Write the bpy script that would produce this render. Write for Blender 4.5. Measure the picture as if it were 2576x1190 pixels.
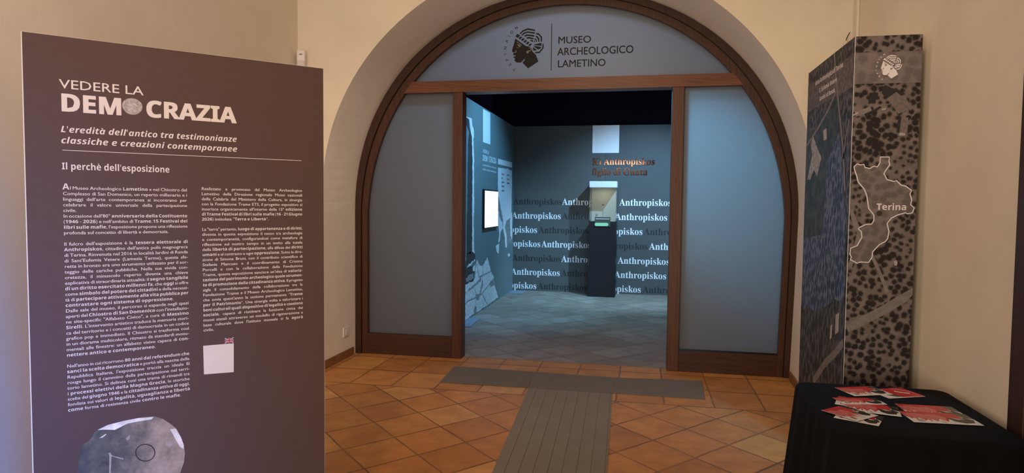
import bpy, math, random, os
from mathutils import Vector, Matrix

random.seed(7)
for o in list(bpy.data.objects):
    bpy.data.objects.remove(o, do_unlink=True)
SC = bpy.context.scene
COL = SC.collection
PI = math.pi

# ------------------------------------------------------------------ camera
W, H = 2576, 1190
FPX, YAW, PITCH, ROLL = 1643.09, 0.196586, 0.0495242, 0.0100272
EYE = Vector((0, 0, 1.5))
cyw, syw = math.cos(YAW), math.sin(YAW)
FWD = Vector((-syw * math.cos(PITCH), cyw * math.cos(PITCH), -math.sin(PITCH)))
r0 = Vector((cyw, syw, 0))
u0 = r0.cross(FWD)
cr, sr = math.cos(ROLL), math.sin(ROLL)
RGT = cr * r0 + sr * u0
UPV = -sr * r0 + cr * u0
cam = bpy.data.cameras.new('camera')
cam.sensor_width = 36.0
cam.lens = FPX / W * 36.0
cam.clip_start = 0.05
camo = bpy.data.objects.new('camera', cam)
COL.objects.link(camo)
camo.matrix_world = Matrix(((RGT.x, UPV.x, -FWD.x, EYE.x), (RGT.y, UPV.y, -FWD.y, EYE.y),
                            (RGT.z, UPV.z, -FWD.z, EYE.z), (0, 0, 0, 1)))
SC.camera = camo

# ------------------------------------------------------------------ world, lights, exposure
SC.view_settings.view_transform = 'Standard'
SC.view_settings.look = 'None'
SC.view_settings.exposure = 0.0
SC.view_settings.gamma = 1.0
SC.view_settings.use_curve_mapping = False
SC.cycles.use_denoising = True
wd = bpy.data.worlds.new('world')
SC.world = wd
wd.use_nodes = True
wd.node_tree.nodes['Background'].inputs[0].default_value = (0.5, 0.6, 0.8, 1)
wd.node_tree.nodes['Background'].inputs[1].default_value = 0.02


def aim(o, tgt):
    d = Vector(tgt) - o.location
    o.rotation_euler = d.to_track_quat('-Z', 'Y').to_euler()


def area(name, loc, tgt, sx, sy, power, col, spread=180):
    l = bpy.data.lights.new(name, 'AREA')
    l.shape = 'RECTANGLE'; l.size = sx; l.size_y = sy; l.energy = power; l.color = col
    l.spread = math.radians(spread)
    o = bpy.data.objects.new(name, l); COL.objects.link(o); o.location = loc; aim(o, tgt)
    return o


def spot(name, loc, tgt, power, col, ang, blend=0.5, rad=0.05):
    l = bpy.data.lights.new(name, 'SPOT')
    l.energy = power; l.color = col; l.spot_size = math.radians(ang); l.spot_blend = blend
    l.shadow_soft_size = rad
    o = bpy.data.objects.new(name, l); COL.objects.link(o); o.location = loc; aim(o, tgt)
    return o


WARM = (1.0, 0.69, 0.40)
COOL = (0.40, 0.80, 1.0)
COOL_DEEP = (0.24, 0.66, 1.0)
area('foyer_ceiling_light', (-0.6, 3.0, 4.2), (-0.5, 5.2, 1.2), 2.0, 0.8, 16.2, (1.0, 0.70, 0.47), 110)
area('foyer_front_fill', (-0.6, 3.1, 2.85), (-0.6, 5.4, 2.3), 1.2, 0.4, 6.3, (1.0, 0.74, 0.52), 135)  # added fill to brighten the arch soffit, no known fitting
area('foyer_rear_fill', (0.3, -2.6, 1.1), (-0.5, 5.5, 2.3), 2.4, 1.4, 10.9, (1.0, 0.86, 0.74), 100)  # added low fill from behind the camera for soffit and reveals
area('foyer_rear_side_fill', (-1.9, -2.6, 1.3), (0.4, 5.5, 2.0), 1.2, 1.6, 44.9, (1.0, 0.84, 0.66), 100)  # added fill from the rear left, brightens the right wall
spot('foyer_wall_fill', (-0.9, 0.9, 4.1), (-3.0, 3.0, 3.1), 247.0, (1.0, 0.77, 0.66), 80, 0.9, 0.15)  # added wash for the upper left wall
spot('foyer_corner_fill', (0.0, 1.2, 4.1), (1.54, 3.4, 1.5), 93.8, (1.0, 0.77, 0.60), 80, 0.9, 0.15)  # added wash that lifts the right wall
spot('foyer_arch_fill', (1.1, 0.8, 2.9), (-2.78, 5.85, 1.15), 229.5, (1.0, 0.80, 0.64), 32, 0.9, 0.12)  # added beam that brightens the left reveal of the arch
spot('foyer_panel_spot', (-0.5, -0.6, 4.1), (-1.4, 2.0, 1.5), 230.0, (1.0, 0.58, 0.36), 34, 0.9, 0.15)
area('daylight_doorway', (1.60, -1.55, 1.5), (-3.0, 1.4, 0.2), 0.8, 1.3, 23.2, (0.03, 0.25, 1.0), 40)
spot('exhibit_spot_side', (-0.3, 8.2, 4.0), (-2.2, 9.15, 1.1), 465.5, (0.17, 0.55, 1.0), 75, 0.8)
spot('exhibit_spot_back', (1.0, 8.4, 4.0), (-0.3, 11.1, 0.6), 1078.0, (0.35, 0.66, 1.0), 62, 0.9)
spot('exhibit_spot_floor', (-0.2, 9.4, 4.1), (-0.3, 9.5, 0.0), 120, (0.25, 0.82, 1.0), 62, 0.8)
spot('exhibit_pane_fill', (-0.5, 7.7, 3.0), (0.62, 6.1, 1.75), 247.2, (0.13, 0.60, 1.0), 44, 1.0)  # added lamp lighting the right frosted pane from behind
area('exhibit_fanlight_fill', (-0.9, 7.6, 4.2), (-0.9, 6.9, 0.0), 1.5, 0.5, 25.5, (0.45, 0.62, 1.0))  # added glow behind the fanlight and the left pane

# ------------------------------------------------------------------ pixel to place
C0 = EYE


def ray(px):
    return RGT * ((px[0] - W / 2) / FPX) - UPV * ((px[1] - H / 2) / FPX) + FWD


def at_y(px, y):
    d = ray(px); return C0 + d * ((y - C0.y) / d.y)


def at_x(px, x):
    d = ray(px); return C0 + d * ((x - C0.x) / d.x)


def at_z(px, z):
    d = ray(px); return C0 + d * ((z - C0.z) / d.z)


def zz(pts, ox, oy, s):
    return [(ox + a / s, oy + b / s) for a, b in pts]


# ------------------------------------------------------------------ materials
MATS = {}


class NT:
    def __init__(self, name):
        m = bpy.data.materials.new(name); m.use_nodes = True
        self.m = m; self.t = m.node_tree
        self.b = self.t.nodes['Principled BSDF']; self.out = self.t.nodes['Material Output']
        MATS[name] = m

    def n(self, typ, props=None, **ins):
        nd = self.t.nodes.new('ShaderNode' + typ)
        for k, v in (props or {}).items():
            setattr(nd, k, v)
        for k, v in ins.items():
            self.set(nd, k, v)
        return nd

    def set(self, nd, k, v):
        key = int(k[1:]) if k[0] == 'i' and k[1:].isdigit() else k.replace('_', ' ')
        s = nd.inputs[key]
        if isinstance(v, bpy.types.NodeSocket):
            self.t.links.new(v, s)
        elif isinstance(v, bpy.types.Node):
            self.t.links.new(v.outputs[0], s)
        else:
            if isinstance(v, tuple) and len(v) == 3 and s.type == 'RGBA':
                v = (*v, 1)
            s.default_value = v

    def p(self, **ins):
        for k, v in ins.items():
            self.set(self.b, k, v)
        return self

    def math(self, op, a, b=None, c=None):
        nd = self.n('Math', {'operation': op})
        for i, v in enumerate((a, b, c)):
            if v is not None:
                self.set(nd, 'i%d' % i, v)
        return nd.outputs[0]

    def mix(self, f, a, b, mode='MIX'):
        nd = self.n('Mix', {'data_type': 'RGBA', 'blend_type': mode})
        self.set(nd, 'i0', f); self.set(nd, 'i6', a); self.set(nd, 'i7', b)
        return nd.outputs[2]

    def ramp(self, f, stops):
        nd = self.n('ValToRGB'); self.set(nd, 'i0', f)
        el = nd.color_ramp.elements
        while len(el) < len(stops):
            el.new(0.5)
        for e, (p, c) in zip(el, stops):
            e.position = p; e.color = (*c, 1) if len(c) == 3 else c
        return nd.outputs[0]

    def noise(self, scale, detail=4, rough=0.55, vec=None, out=0):
        nd = self.n('TexNoise', None, Scale=scale, Detail=detail, Roughness=rough)
        if vec is not None:
            self.set(nd, 'Vector', vec)
        return nd.outputs[out]

    def obj(self):
        return self.n('TexCoord').outputs['Object']

    def mapping(self, vec, scale=(1, 1, 1), rot=(0, 0, 0), loc=(0, 0, 0)):
        nd = self.n('Mapping'); self.set(nd, 'Vector', vec)
        nd.inputs['Scale'].default_value = scale; nd.inputs['Rotation'].default_value = rot
        nd.inputs['Location'].default_value = loc
        return nd.outputs[0]

    def bump(self, h, strength=0.3, dist=0.01):
        nd = self.n('Bump', None, Height=h, Strength=strength, Distance=dist)
        self.set(self.b, 'Normal', nd.outputs[0])


def flat(name, col, rough=0.6, metal=0.0, spec=None, var=0.06, scale=40):
    k = NT(name); o = k.obj()
    f = k.noise(scale, 3, 0.6, o)
    lo = tuple(c * (1 - var) for c in col); hi = tuple(min(1, c * (1 + var)) for c in col)
    k.p(Base_Color=k.ramp(f, [(0.3, lo), (0.7, hi)]), Roughness=rough, Metallic=metal)
    if spec is not None:
        k.p(Specular_IOR_Level=spec)
    return k.m


def plaster(name, col):
    k = NT(name); o = k.obj()
    big = k.noise(1.3, 4, 0.6, o); fine = k.noise(90, 4, 0.6, o)
    c = k.ramp(big, [(0.3, tuple(x * 0.92 for x in col)), (0.7, tuple(min(1, x * 1.05) for x in col))])
    k.p(Base_Color=c, Roughness=0.85, Specular_IOR_Level=0.2)
    h = k.math('ADD', k.math('MULTIPLY', k.noise(9, 3, 0.5, o), 1.0), k.math('MULTIPLY', fine, 0.25))
    k.bump(h, 0.12, 0.02)
    return k.m


plaster('wall_plaster', (0.74, 0.66, 0.53))
plaster('reveal_plaster', (0.83, 0.765, 0.68))  # wall plaster made paler to brighten the arch reveals through colour
flat('museum_wall_paint', (0.035, 0.040, 0.10), 0.9, spec=0.1)
flat('museum_pier_lit_tint', (0.16, 0.13, 0.30), 0.9, spec=0.1)  # violet light on the pier put into its colour
flat('museum_ceiling_paint', (0.012, 0.012, 0.02), 0.95, spec=0.05)


def wood(name, dark, light, axis='z'):
    k = NT(name); o = k.obj()
    sc = {'z': (34, 34, 2.2), 'x': (2.2, 34, 34)}[axis]
    v = k.mapping(o, sc)
    w = k.n('TexWave', {'wave_type': 'BANDS', 'bands_direction': 'DIAGONAL'}, Vector=k.mapping(o, {'z': (9, 9, 0.8), 'x': (0.8, 9, 9)}[axis]),
            Scale=2.6, Distortion=9.0, Detail=3.0, Detail_Scale=1.2)
    f = k.math('ADD', k.math('MULTIPLY', k.noise(1.0, 5, 0.65, v), 0.82), k.math('MULTIPLY', w.outputs[1], 0.18))
    k.p(Base_Color=k.ramp(f, [(0.2, dark), (0.8, light)]), Roughness=0.42, Specular_IOR_Level=0.4)
    k.bump(f, 0.2, 0.004)
    return k.m


wood('oak_stained', (0.048, 0.016, 0.007), (0.120, 0.043, 0.017))
wood('oak_stained_beam', (0.085, 0.028, 0.012), (0.20, 0.074, 0.030), 'x')
wood('oak_dark', (0.024, 0.0085, 0.004), (0.058, 0.021, 0.009))
wood('oak_frame', (0.032, 0.011, 0.005), (0.085, 0.030, 0.012))
wood('oak_dark_rail', (0.030, 0.0105, 0.005), (0.070, 0.025, 0.011), 'x')

k = NT('frosted_glass')
tr = k.n('BsdfTranslucent', None, Color=(0.80, 0.84, 0.86))
df = k.n('BsdfDiffuse', None, Color=(0.13, 0.14, 0.145))
gl = k.n('BsdfGlossy', None, Color=(1, 1, 1), Roughness=0.42)
m1 = k.n('MixShader'); k.set(m1, 'i0', 0.34); k.set(m1, 'i1', tr.outputs[0]); k.set(m1, 'i2', df.outputs[0])
m2 = k.n('MixShader'); k.set(m2, 'i0', 0.05); k.set(m2, 'i1', m1.outputs[0]); k.set(m2, 'i2', gl.outputs[0])
k.t.links.new(m2.outputs[0], k.out.inputs[0])

k = NT('clear_glass')
tr = k.n('BsdfTransparent', None, Color=(0.93, 0.97, 0.98))
gl = k.n('BsdfGlossy', None, Color=(1, 1, 1), Roughness=0.03)
fr = k.n('LayerWeight', None, Blend=0.12)
m1 = k.n('MixShader'); k.set(m1, 'i0', fr.outputs[1]); k.set(m1, 'i1', tr.outputs[0]); k.set(m1, 'i2', gl.outputs[0])
k.t.links.new(m1.outputs[0], k.out.inputs[0])

# terracotta tiles: a diagonal field in the foyer, straight rows at the threshold, a diagonal field beyond
k = NT('terracotta_tiles')
o = k.obj()
sx = k.n('SeparateXYZ', None, Vector=o)
X, Y = sx.outputs[0], sx.outputs[1]
A = k.math('ADD', X, Y)
B = k.math('SUBTRACT', k.math('SUBTRACT', Y, X), k.math('MULTIPLY', A, 0.08))
u1 = k.math('DIVIDE', k.math('SUBTRACT', A, 1.875), 0.4866)
v1 = k.math('DIVIDE', k.math('SUBTRACT', B, 4.746), 0.4866)
u2 = k.math('DIVIDE', k.math('ADD', X, 2.36), 0.3645)
v2 = k.math('DIVIDE', k.math('SUBTRACT', Y, 4.995), 0.46)
u3 = k.math('DIVIDE', k.math('SUBTRACT', A, 4.60), 0.503)
v3 = k.math('DIVIDE', k.math('SUBTRACT', k.math('SUBTRACT', Y, X), 7.16), 0.503)
s1 = k.math('GREATER_THAN', Y, 4.995)
s2 = k.math('GREATER_THAN', Y, 6.13)


def sel(k, f, a, b):
    return k.math('ADD', k.math('MULTIPLY', a, k.math('SUBTRACT', 1.0, f)), k.math('MULTIPLY', b, f))


wob = k.math('MULTIPLY', k.math('SUBTRACT', k.noise(3.0, 2, 0.5, o), 0.5), 0.05)
U = k.math('ADD', sel(k, s2, sel(k, s1, u1, u2), u3), wob)
V = k.math('ADD', sel(k, s2, sel(k, s1, v1, v2), v3), wob)
fu, fv = k.math('FRACT', U), k.math('FRACT', V)
eu = k.math('MINIMUM', fu, k.math('SUBTRACT', 1.0, fu))
ev = k.math('MULTIPLY', k.math('MINIMUM', fv, k.math('SUBTRACT', 1.0, fv)), 0.8)
edge = k.math('MINIMUM', eu, ev)
edge = k.math('MINIMUM', edge, k.math('MULTIPLY', k.math('ABSOLUTE', k.math('SUBTRACT', Y, 4.995)), 2.5))
edge = k.math('MINIMUM', edge, k.math('MULTIPLY', k.math('ABSOLUTE', k.math('SUBTRACT', Y, 6.13)), 2.5))
joint = k.n('MapRange', {'interpolation_type': 'SMOOTHSTEP'}, Value=edge)
joint.inputs[1].default_value = 0.006; joint.inputs[2].default_value = 0.026
cell = k.n('CombineXYZ', None, X=k.math('FLOOR', U), Y=k.math('FLOOR', V), Z=k.math('ADD', s1, s2))
wn = k.n('TexWhiteNoise', {'noise_dimensions': '3D'}, Vector=cell)
tone = k.ramp(wn.outputs[0], [(0.0, (0.46, 0.212, 0.068)), (0.4, (0.52, 0.245, 0.078)), (0.75, (0.57, 0.275, 0.090)), (1.0, (0.62, 0.35, 0.125))])
tone2 = k.ramp(wn.outputs[0], [(0.0, (0.24, 0.21, 0.175)), (0.6, (0.28, 0.25, 0.215)), (1.0, (0.33, 0.30, 0.26))])  # same terracotta greyed inside, cool exhibition light put into the colour
tone = k.mix(s2, tone, tone2)
mott = k.ramp(k.noise(5.5, 6, 0.65, o), [(0.3, (0.74, 0.70, 0.66)), (0.7, (1.12, 1.10, 1.06))])
tone = k.mix(1.0, tone, mott, 'MULTIPLY')
jc = k.ramp(k.noise(2.0, 3, 0.6, o), [(0.35, (0.15, 0.072, 0.032)), (0.65, (0.30, 0.145, 0.058))])
col = k.mix(joint.outputs[0], jc, tone)
k.p(Base_Color=col, Roughness=k.math('ADD', 0.36, k.math('MULTIPLY', k.noise(7, 4, 0.6, o), 0.3)), Specular_IOR_Level=0.4)
k.bump(k.math('ADD', joint.outputs[0], k.math('MULTIPLY', k.noise(30, 4, 0.6, o), 0.15)), 0.25, 0.004)

flat('skirting_tile', (0.23, 0.105, 0.045), 0.5, var=0.2, scale=12)


def matting(name, col):
    k = NT(name); o = k.obj()
    f = k.noise(380, 2, 0.7, o); g = k.noise(6, 3, 0.5, o)
    k.p(Base_Color=k.mix(0.35, k.ramp(f, [(0.3, tuple(c * 0.75 for c in col)), (0.7, tuple(c * 1.25 for c in col))]),
                         k.ramp(g, [(0.3, tuple(c * 0.85 for c in col)), (0.7, tuple(c * 1.15 for c in col))])), Roughness=0.9, Specular_IOR_Level=0.15)
    k.bump(f, 0.3, 0.002)
    return k.m


matting('mat_grey', (0.175, 0.158, 0.135))
matting('mat_grey_light', (0.225, 0.203, 0.175))
matting('black_cloth', (0.0040, 0.0036, 0.0036))
flat('panel_print', (0.098, 0.060, 0.054), 0.55, spec=0.3, var=0.03)
flat('print_white', (0.78, 0.74, 0.74), 0.6, spec=0.2, var=0.02)
flat('foam_board', (0.80, 0.78, 0.76), 0.6, spec=0.2, var=0.02)
flat('print_stone_grey', (0.42, 0.40, 0.41), 0.6, spec=0.2, var=0.35, scale=70)
flat('flag_blue', (0.03, 0.05, 0.20), 0.6); flat('flag_red', (0.50, 0.03, 0.04), 0.6)
flat('sign_black', (0.010, 0.009, 0.009), 0.5, spec=0.2)
flat('plastic_white', (0.74, 0.70, 0.67), 0.38)
flat('plastic_lens', (0.62, 0.56, 0.54), 0.3)
flat('dark_slot', (0.03, 0.02, 0.015), 0.6)
flat('conduit_white', (0.72, 0.68, 0.58), 0.5)
flat('wire_black', (0.015, 0.013, 0.012), 0.5)
flat('trunking_cream', (0.72, 0.65, 0.54), 0.55)
flat('panel_grey', (0.090, 0.098, 0.098), 0.6, spec=0.25, var=0.04)
flat('panel_grey_side', (0.18, 0.235, 0.23), 0.6, spec=0.25, var=0.04)
flat('panel_grey_warm', (0.095, 0.104, 0.098), 0.6, spec=0.25, var=0.04)
flat('letter_white', (0.90, 0.90, 0.90), 0.6, var=0.02)
flat('letter_dark', (0.020, 0.022, 0.022), 0.6)
flat('letter_copper', (0.40, 0.265, 0.235), 0.08, 1.0)
flat('stone_print_light', (0.78, 0.78, 0.76), 0.7, var=0.28, scale=22)
flat('stone_print_mid', (0.30, 0.31, 0.30), 0.7, var=0.5, scale=26)
flat('stone_print_dark', (0.045, 0.048, 0.046), 0.7, var=0.5, scale=26)
flat('print_red', (0.55, 0.04, 0.03), 0.5); flat('print_blue', (0.05, 0.12, 0.35), 0.5)
flat('vitrine_black', (0.010, 0.011, 0.014), 0.5, spec=0.3)
flat('vitrine_white', (0.78, 0.79, 0.80), 0.4)
flat('vitrine_lining', (0.46, 0.42, 0.33), 0.8)
flat('label_green_dark', (0.03, 0.06, 0.05), 0.35)
flat('reflection_green', (0.35, 0.72, 0.38), 0.5)
flat('bronze', (0.22, 0.16, 0.08), 0.4, 1.0)
flat('steel_rod', (0.6, 0.6, 0.6), 0.3, 1.0)
flat('foot_plate_grey', (0.21, 0.26, 0.33), 0.5)
flat('table_wood', (0.20, 0.13, 0.08), 0.5)
flat('paper_white', (0.80, 0.76, 0.72), 0.35, var=0.03)
flat('flyer_red', (0.56, 0.025, 0.030), 0.3, var=0.25, scale=55)
flat('flyer_pink', (0.62, 0.150, 0.135), 0.3, var=0.25, scale=70)
flat('flyer_black', (0.020, 0.017, 0.013), 0.3)
flat('flyer_olive', (0.085, 0.075, 0.050), 0.3)
flat('screen_bezel', (0.01, 0.01, 0.012), 0.3)
k = NT('screen_lit')
k.p(Base_Color=(0.8, 0.8, 0.8), Emission_Color=(0.86, 0.95, 1.0), Emission_Strength=1.7)

# printed photograph of a corroded bronze ball
k = NT('bronze_photo')
o = k.obj()
sx = k.n('SeparateXYZ', None, Vector=o)
g = k.n('MapRange', None, Value=sx.outputs[0]); g.inputs[1].default_value = -0.22; g.inputs[2].default_value = 0.0
f = k.math('ADD', k.math('MULTIPLY', k.noise(16, 7, 0.68, o), 0.75), k.math('SUBTRACT', k.math('MULTIPLY', g.outputs[0], 0.42), 0.05))
c = k.ramp(f, [(0.28, (0.055, 0.055, 0.058)), (0.42, (0.115, 0.112, 0.098)), (0.53, (0.22, 0.195, 0.160)), (0.64, (0.37, 0.31, 0.25)), (0.80, (0.50, 0.44, 0.40))])
k.p(Base_Color=c, Roughness=0.55)


# printed aerial photographs of groves and fields
def aerial(name, ground, tree, scale, light=0.0, rot=0.5, stretch=1.0, amount=0.0, dim='xz'):
    k = NT(name); o = k.obj()
    v = k.mapping(o, (1, 1, 1) if dim == 'xz' else (1, 1, 1))
    sp = k.n('SeparateXYZ', None, Vector=v)
    P2 = k.n('CombineXYZ', None, X=sp.outputs[0] if dim == 'xz' else sp.outputs[1], Y=sp.outputs[2], Z=0.0)
    q = k.mapping(P2.outputs[0], (1, stretch, 1), (0, 0, rot))
    wv = k.n('VectorMath', {'operation': 'MULTIPLY_ADD'})
    wv.inputs[1].default_value = (0.03, 0.03, 0.0)
    k.t.links.new(k.noise(6, 2, 0.5, P2.outputs[0], 1), wv.inputs[0]); k.t.links.new(q, wv.inputs[2])
    vo = k.n('TexVoronoi', {'voronoi_dimensions': '2D'}, Vector=wv.outputs[0], Scale=scale, Randomness=0.75)
    big = k.noise(4.5, 4, 0.6, P2.outputs[0])
    d = k.math('ADD', vo.outputs[0], k.math('MULTIPLY', k.math('SUBTRACT', k.noise(70, 3, 0.7, P2.outputs[0]), 0.5), 0.55))
    d = k.math('ADD', d, k.math('MULTIPLY', k.math('SUBTRACT', big, 0.5), 0.9 + amount))
    f = k.n('MapRange', {'interpolation_type': 'SMOOTHSTEP'}, Value=d); f.inputs[1].default_value = 0.22; f.inputs[2].default_value = 0.58
    gr = k.ramp(k.noise(14, 5, 0.65, P2.outputs[0]), [(0.3, tuple(x * 0.72 for x in ground)), (0.7, tuple(x * 1.25 for x in ground))])
    c = k.mix(f.outputs[0], tree, gr)
    if light:
        c = k.mix(light, c, (0.21, 0.175, 0.165))
    k.p(Base_Color=c, Roughness=0.5, Specular_IOR_Level=0.25)
    return k.m


aerial('aerial_grove', (0.170, 0.138, 0.128), (0.018, 0.014, 0.012), 27, rot=0.45, amount=0.3)
aerial('aerial_grove_band', (0.165, 0.135, 0.130), (0.030, 0.024, 0.022), 17, 0.62, rot=0.2)
aerial('aerial_map_fill', (0.165, 0.135, 0.125), (0.030, 0.024, 0.022), 21, 0.55, rot=0.45)
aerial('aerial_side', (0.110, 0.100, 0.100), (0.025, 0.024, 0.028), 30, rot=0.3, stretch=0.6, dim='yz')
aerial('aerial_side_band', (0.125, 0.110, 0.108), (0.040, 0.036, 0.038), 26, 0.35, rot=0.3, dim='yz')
aerial('aerial_field_blue_sheen', (0.130, 0.160, 0.250), (0.026, 0.040, 0.085), 34, rot=0.1, stretch=0.42, dim='yz')  # blue daylight reflection on the side face put into the field colour
aerial('aerial_meadow', (0.055, 0.068, 0.070), (0.030, 0.038, 0.040), 12, rot=0.1, dim='yz')
aerial('aerial_scrub', (0.090, 0.088, 0.090), (0.025, 0.025, 0.026), 24, rot=0.6, stretch=0.5, dim='yz')
flat('aerial_road', (0.19, 0.165, 0.155), 0.5, var=0.2, scale=30)
flat('aerial_roof', (0.155, 0.125, 0.115), 0.5, var=0.25, scale=60)
flat('aerial_pale', (0.40, 0.35, 0.33), 0.5, var=0.15)
flat('aerial_shadow', (0.012, 0.010, 0.010), 0.5)
flat('aerial_excavation', (0.33, 0.31, 0.31), 0.5, var=0.5, scale=45)


# ------------------------------------------------------------------ geometry
class MB:
    def __init__(self):
        self.v = []; self.f = []; self.mi = []

    def add(self, vs, fs, m=0):
        b = len(self.v)
        self.v += [tuple(x) for x in vs]
        for f in fs:
            self.f.append([b + i for i in f]); self.mi.append(m)

    def box(self, x0, y0, z0, x1, y1, z1, m=0):
        self.add([(x0, y0, z0), (x1, y0, z0), (x1, y1, z0), (x0, y1, z0), (x0, y0, z1), (x1, y0, z1), (x1, y1, z1), (x0, y1, z1)],
                 [(0, 3, 2, 1), (4, 5, 6, 7), (0, 1, 5, 4), (1, 2, 6, 5), (2, 3, 7, 6), (3, 0, 4, 7)], m)
        return self

    def slab(self, pts, off, m=0):
        """a flat outline given its thickness: pts in order, off the thickness vector"""
        n = len(pts); off = Vector(off)
        a = [Vector(p) for p in pts]
        nrm = Vector()
        for i in range(n):
            nrm += a[i].cross(a[(i + 1) % n])
        if nrm.dot(off) < 0:
            a.reverse()
        vs = [p + off for p in a] + a
        fs = [list(range(n)), list(range(2 * n - 1, n - 1, -1))]
        for i in range(n):
            j = (i + 1) % n
            fs.append((i, n + i, n + j, j))
        self.add(vs, fs, m)
        return self

    def face(self, pts, m=0, toward=None):
        a = [Vector(p) for p in pts]
        if toward is not None:
            nrm = Vector()
            for i in range(len(a)):
                nrm += a[i].cross(a[(i + 1) % len(a)])
            if nrm.dot(Vector(toward)) < 0:
                a.reverse()
        self.add(a, [list(range(len(a)))], m)
        return self

    def tube(self, path, r, n=10, m=0):
        path = [Vector(p) for p in path]; rings = []
        for i, p in enumerate(path):
            t = (path[min(i + 1, len(path) - 1)] - path[max(i - 1, 0)]).normalized()
            a = t.cross(Vector((0, 0, 1)))
            if a.length < 1e-3:
                a = t.cross(Vector((1, 0, 0)))
            a.normalize(); b = t.cross(a)
            rr = r[i] if isinstance(r, (list, tuple)) else r
            rings.append([p + (a * math.cos(2 * PI * j / n) + b * math.sin(2 * PI * j / n)) * rr for j in range(n)])
        vs = [q for rg in rings for q in rg]; fs = []
        for i in range(len(path) - 1):
            for j in range(n):
                k2 = (j + 1) % n
                fs.append((i * n + j, i * n + k2, (i + 1) * n + k2, (i + 1) * n + j))
        fs.append(list(range(n))[::-1]); fs.append([(len(path) - 1) * n + j for j in range(n)])
        self.add(vs, fs, m)
        return self

    def clip_u(self, fr, u0, u1, v1=None):
        for i, p in enumerate(self.v):
            d = Vector(p) - fr.O
            u, v, n_ = d.dot(fr.U), d.dot(fr.V), d.dot(fr.N)
            self.v[i] = tuple(fr.p(min(u1, max(u0, u)), v if v1 is None else min(v1, v), n_))
        return self

    def ball(self, c, r, n=14, m=0):
        c = Vector(c); vs = []; fs = []
        k2 = n // 2
        for i in range(k2 + 1):
            t = PI * i / k2
            for j in range(n):
                p = 2 * PI * j / n
                vs.append(c + Vector((math.sin(t) * math.cos(p), math.sin(t) * math.sin(p), math.cos(t))) * r)
        for i in range(k2):
            for j in range(n):
                fs.append((i * n + j, (i + 1) * n + j, (i + 1) * n + (j + 1) % n, i * n + (j + 1) % n))
        self.add(vs, fs, m)
        return self

    def strip(self, pts, w, nrm, lift, m=0, closed=False):
        """a flat printed line of width w along pts on the plane with normal nrm"""
        pts = [Vector(p) for p in pts]; nrm = Vector(nrm).normalized(); n = len(pts)
        L = []; R_ = []
        for i in range(n):
            a = pts[(i - 1) % n] if (closed or i > 0) else pts[i]
            b = pts[(i + 1) % n] if (closed or i < n - 1) else pts[i]
            t = (b - a).normalized(); s = nrm.cross(t) * (w / 2)
            L.append(pts[i] + s + nrm * lift); R_.append(pts[i] - s + nrm * lift)
        for i in range(n if closed else n - 1):
            j = (i + 1) % n
            self.add([R_[i], R_[j], L[j], L[i]], [(0, 1, 2, 3)], m)
        return self

    def build(self, name, mats, parent=None, smooth=False, bevel=0, seg=2):
        me = bpy.data.meshes.new(name)
        vs = self.v
        if parent is not None:
            ofs = origin_of(parent)
            vs = [(x - ofs.x, y - ofs.y, z - ofs.z) for x, y, z in vs]
        me.from_pydata(vs, [], self.f)
        for m in (mats if isinstance(mats, (list, tuple)) else [mats]):
            me.materials.append(MATS[m])
        for p, i in zip(me.polygons, self.mi):
            p.material_index = i; p.use_smooth = smooth
        me.update()
        ob = bpy.data.objects.new(name, me); COL.objects.link(ob)
        if parent is not None:
            ob.parent = parent
        if bevel:
            b = ob.modifiers.new('bevel', 'BEVEL'); b.width = bevel; b.segments = seg; b.limit_method = 'ANGLE'
        return ob


def origin_of(o):
    p = Vector(o.location)
    while o.parent:
        o = o.parent; p = p + Vector(o.location)
    return p


def thing(name, label, cat, loc=(0, 0, 0), group=None):
    o = bpy.data.objects.new(name, None); COL.objects.link(o)
    o.location = loc; o.empty_display_size = 0.1
    return tag(o, label, cat, group)


def tag(o, label, cat, group=None):
    o['label'] = label; o['category'] = cat
    if group:
        o['group'] = group
    return o


def struct(o, label=None):
    o['kind'] = 'structure'
    if label:
        o['label'] = label
    return o


# ------------------------------------------------------------------ lettering
FD = bpy.utils.system_resource('DATAFILES', path='fonts')
try:
    MATHF = bpy.data.fonts.load(os.path.join(FD, 'NotoSansMath-Regular.woff2'))
except Exception:
    MATHF = None
BASE = {'black': (0x1D5D4, 0x1D5EE, 0x1D7EC), 'bold': (0x1D5D4, 0x1D5EE, 0x1D7EC), 'bi': (0x1D63C, 0x1D656, None), 'serif': (0x1D400, 0x1D41A, 0x1D7CE)}
ACC = {'à': 'a', 'è': 'e', 'ì': 'i', 'ò': 'o', 'ù': 'u'}
TCACHE = {}


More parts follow.
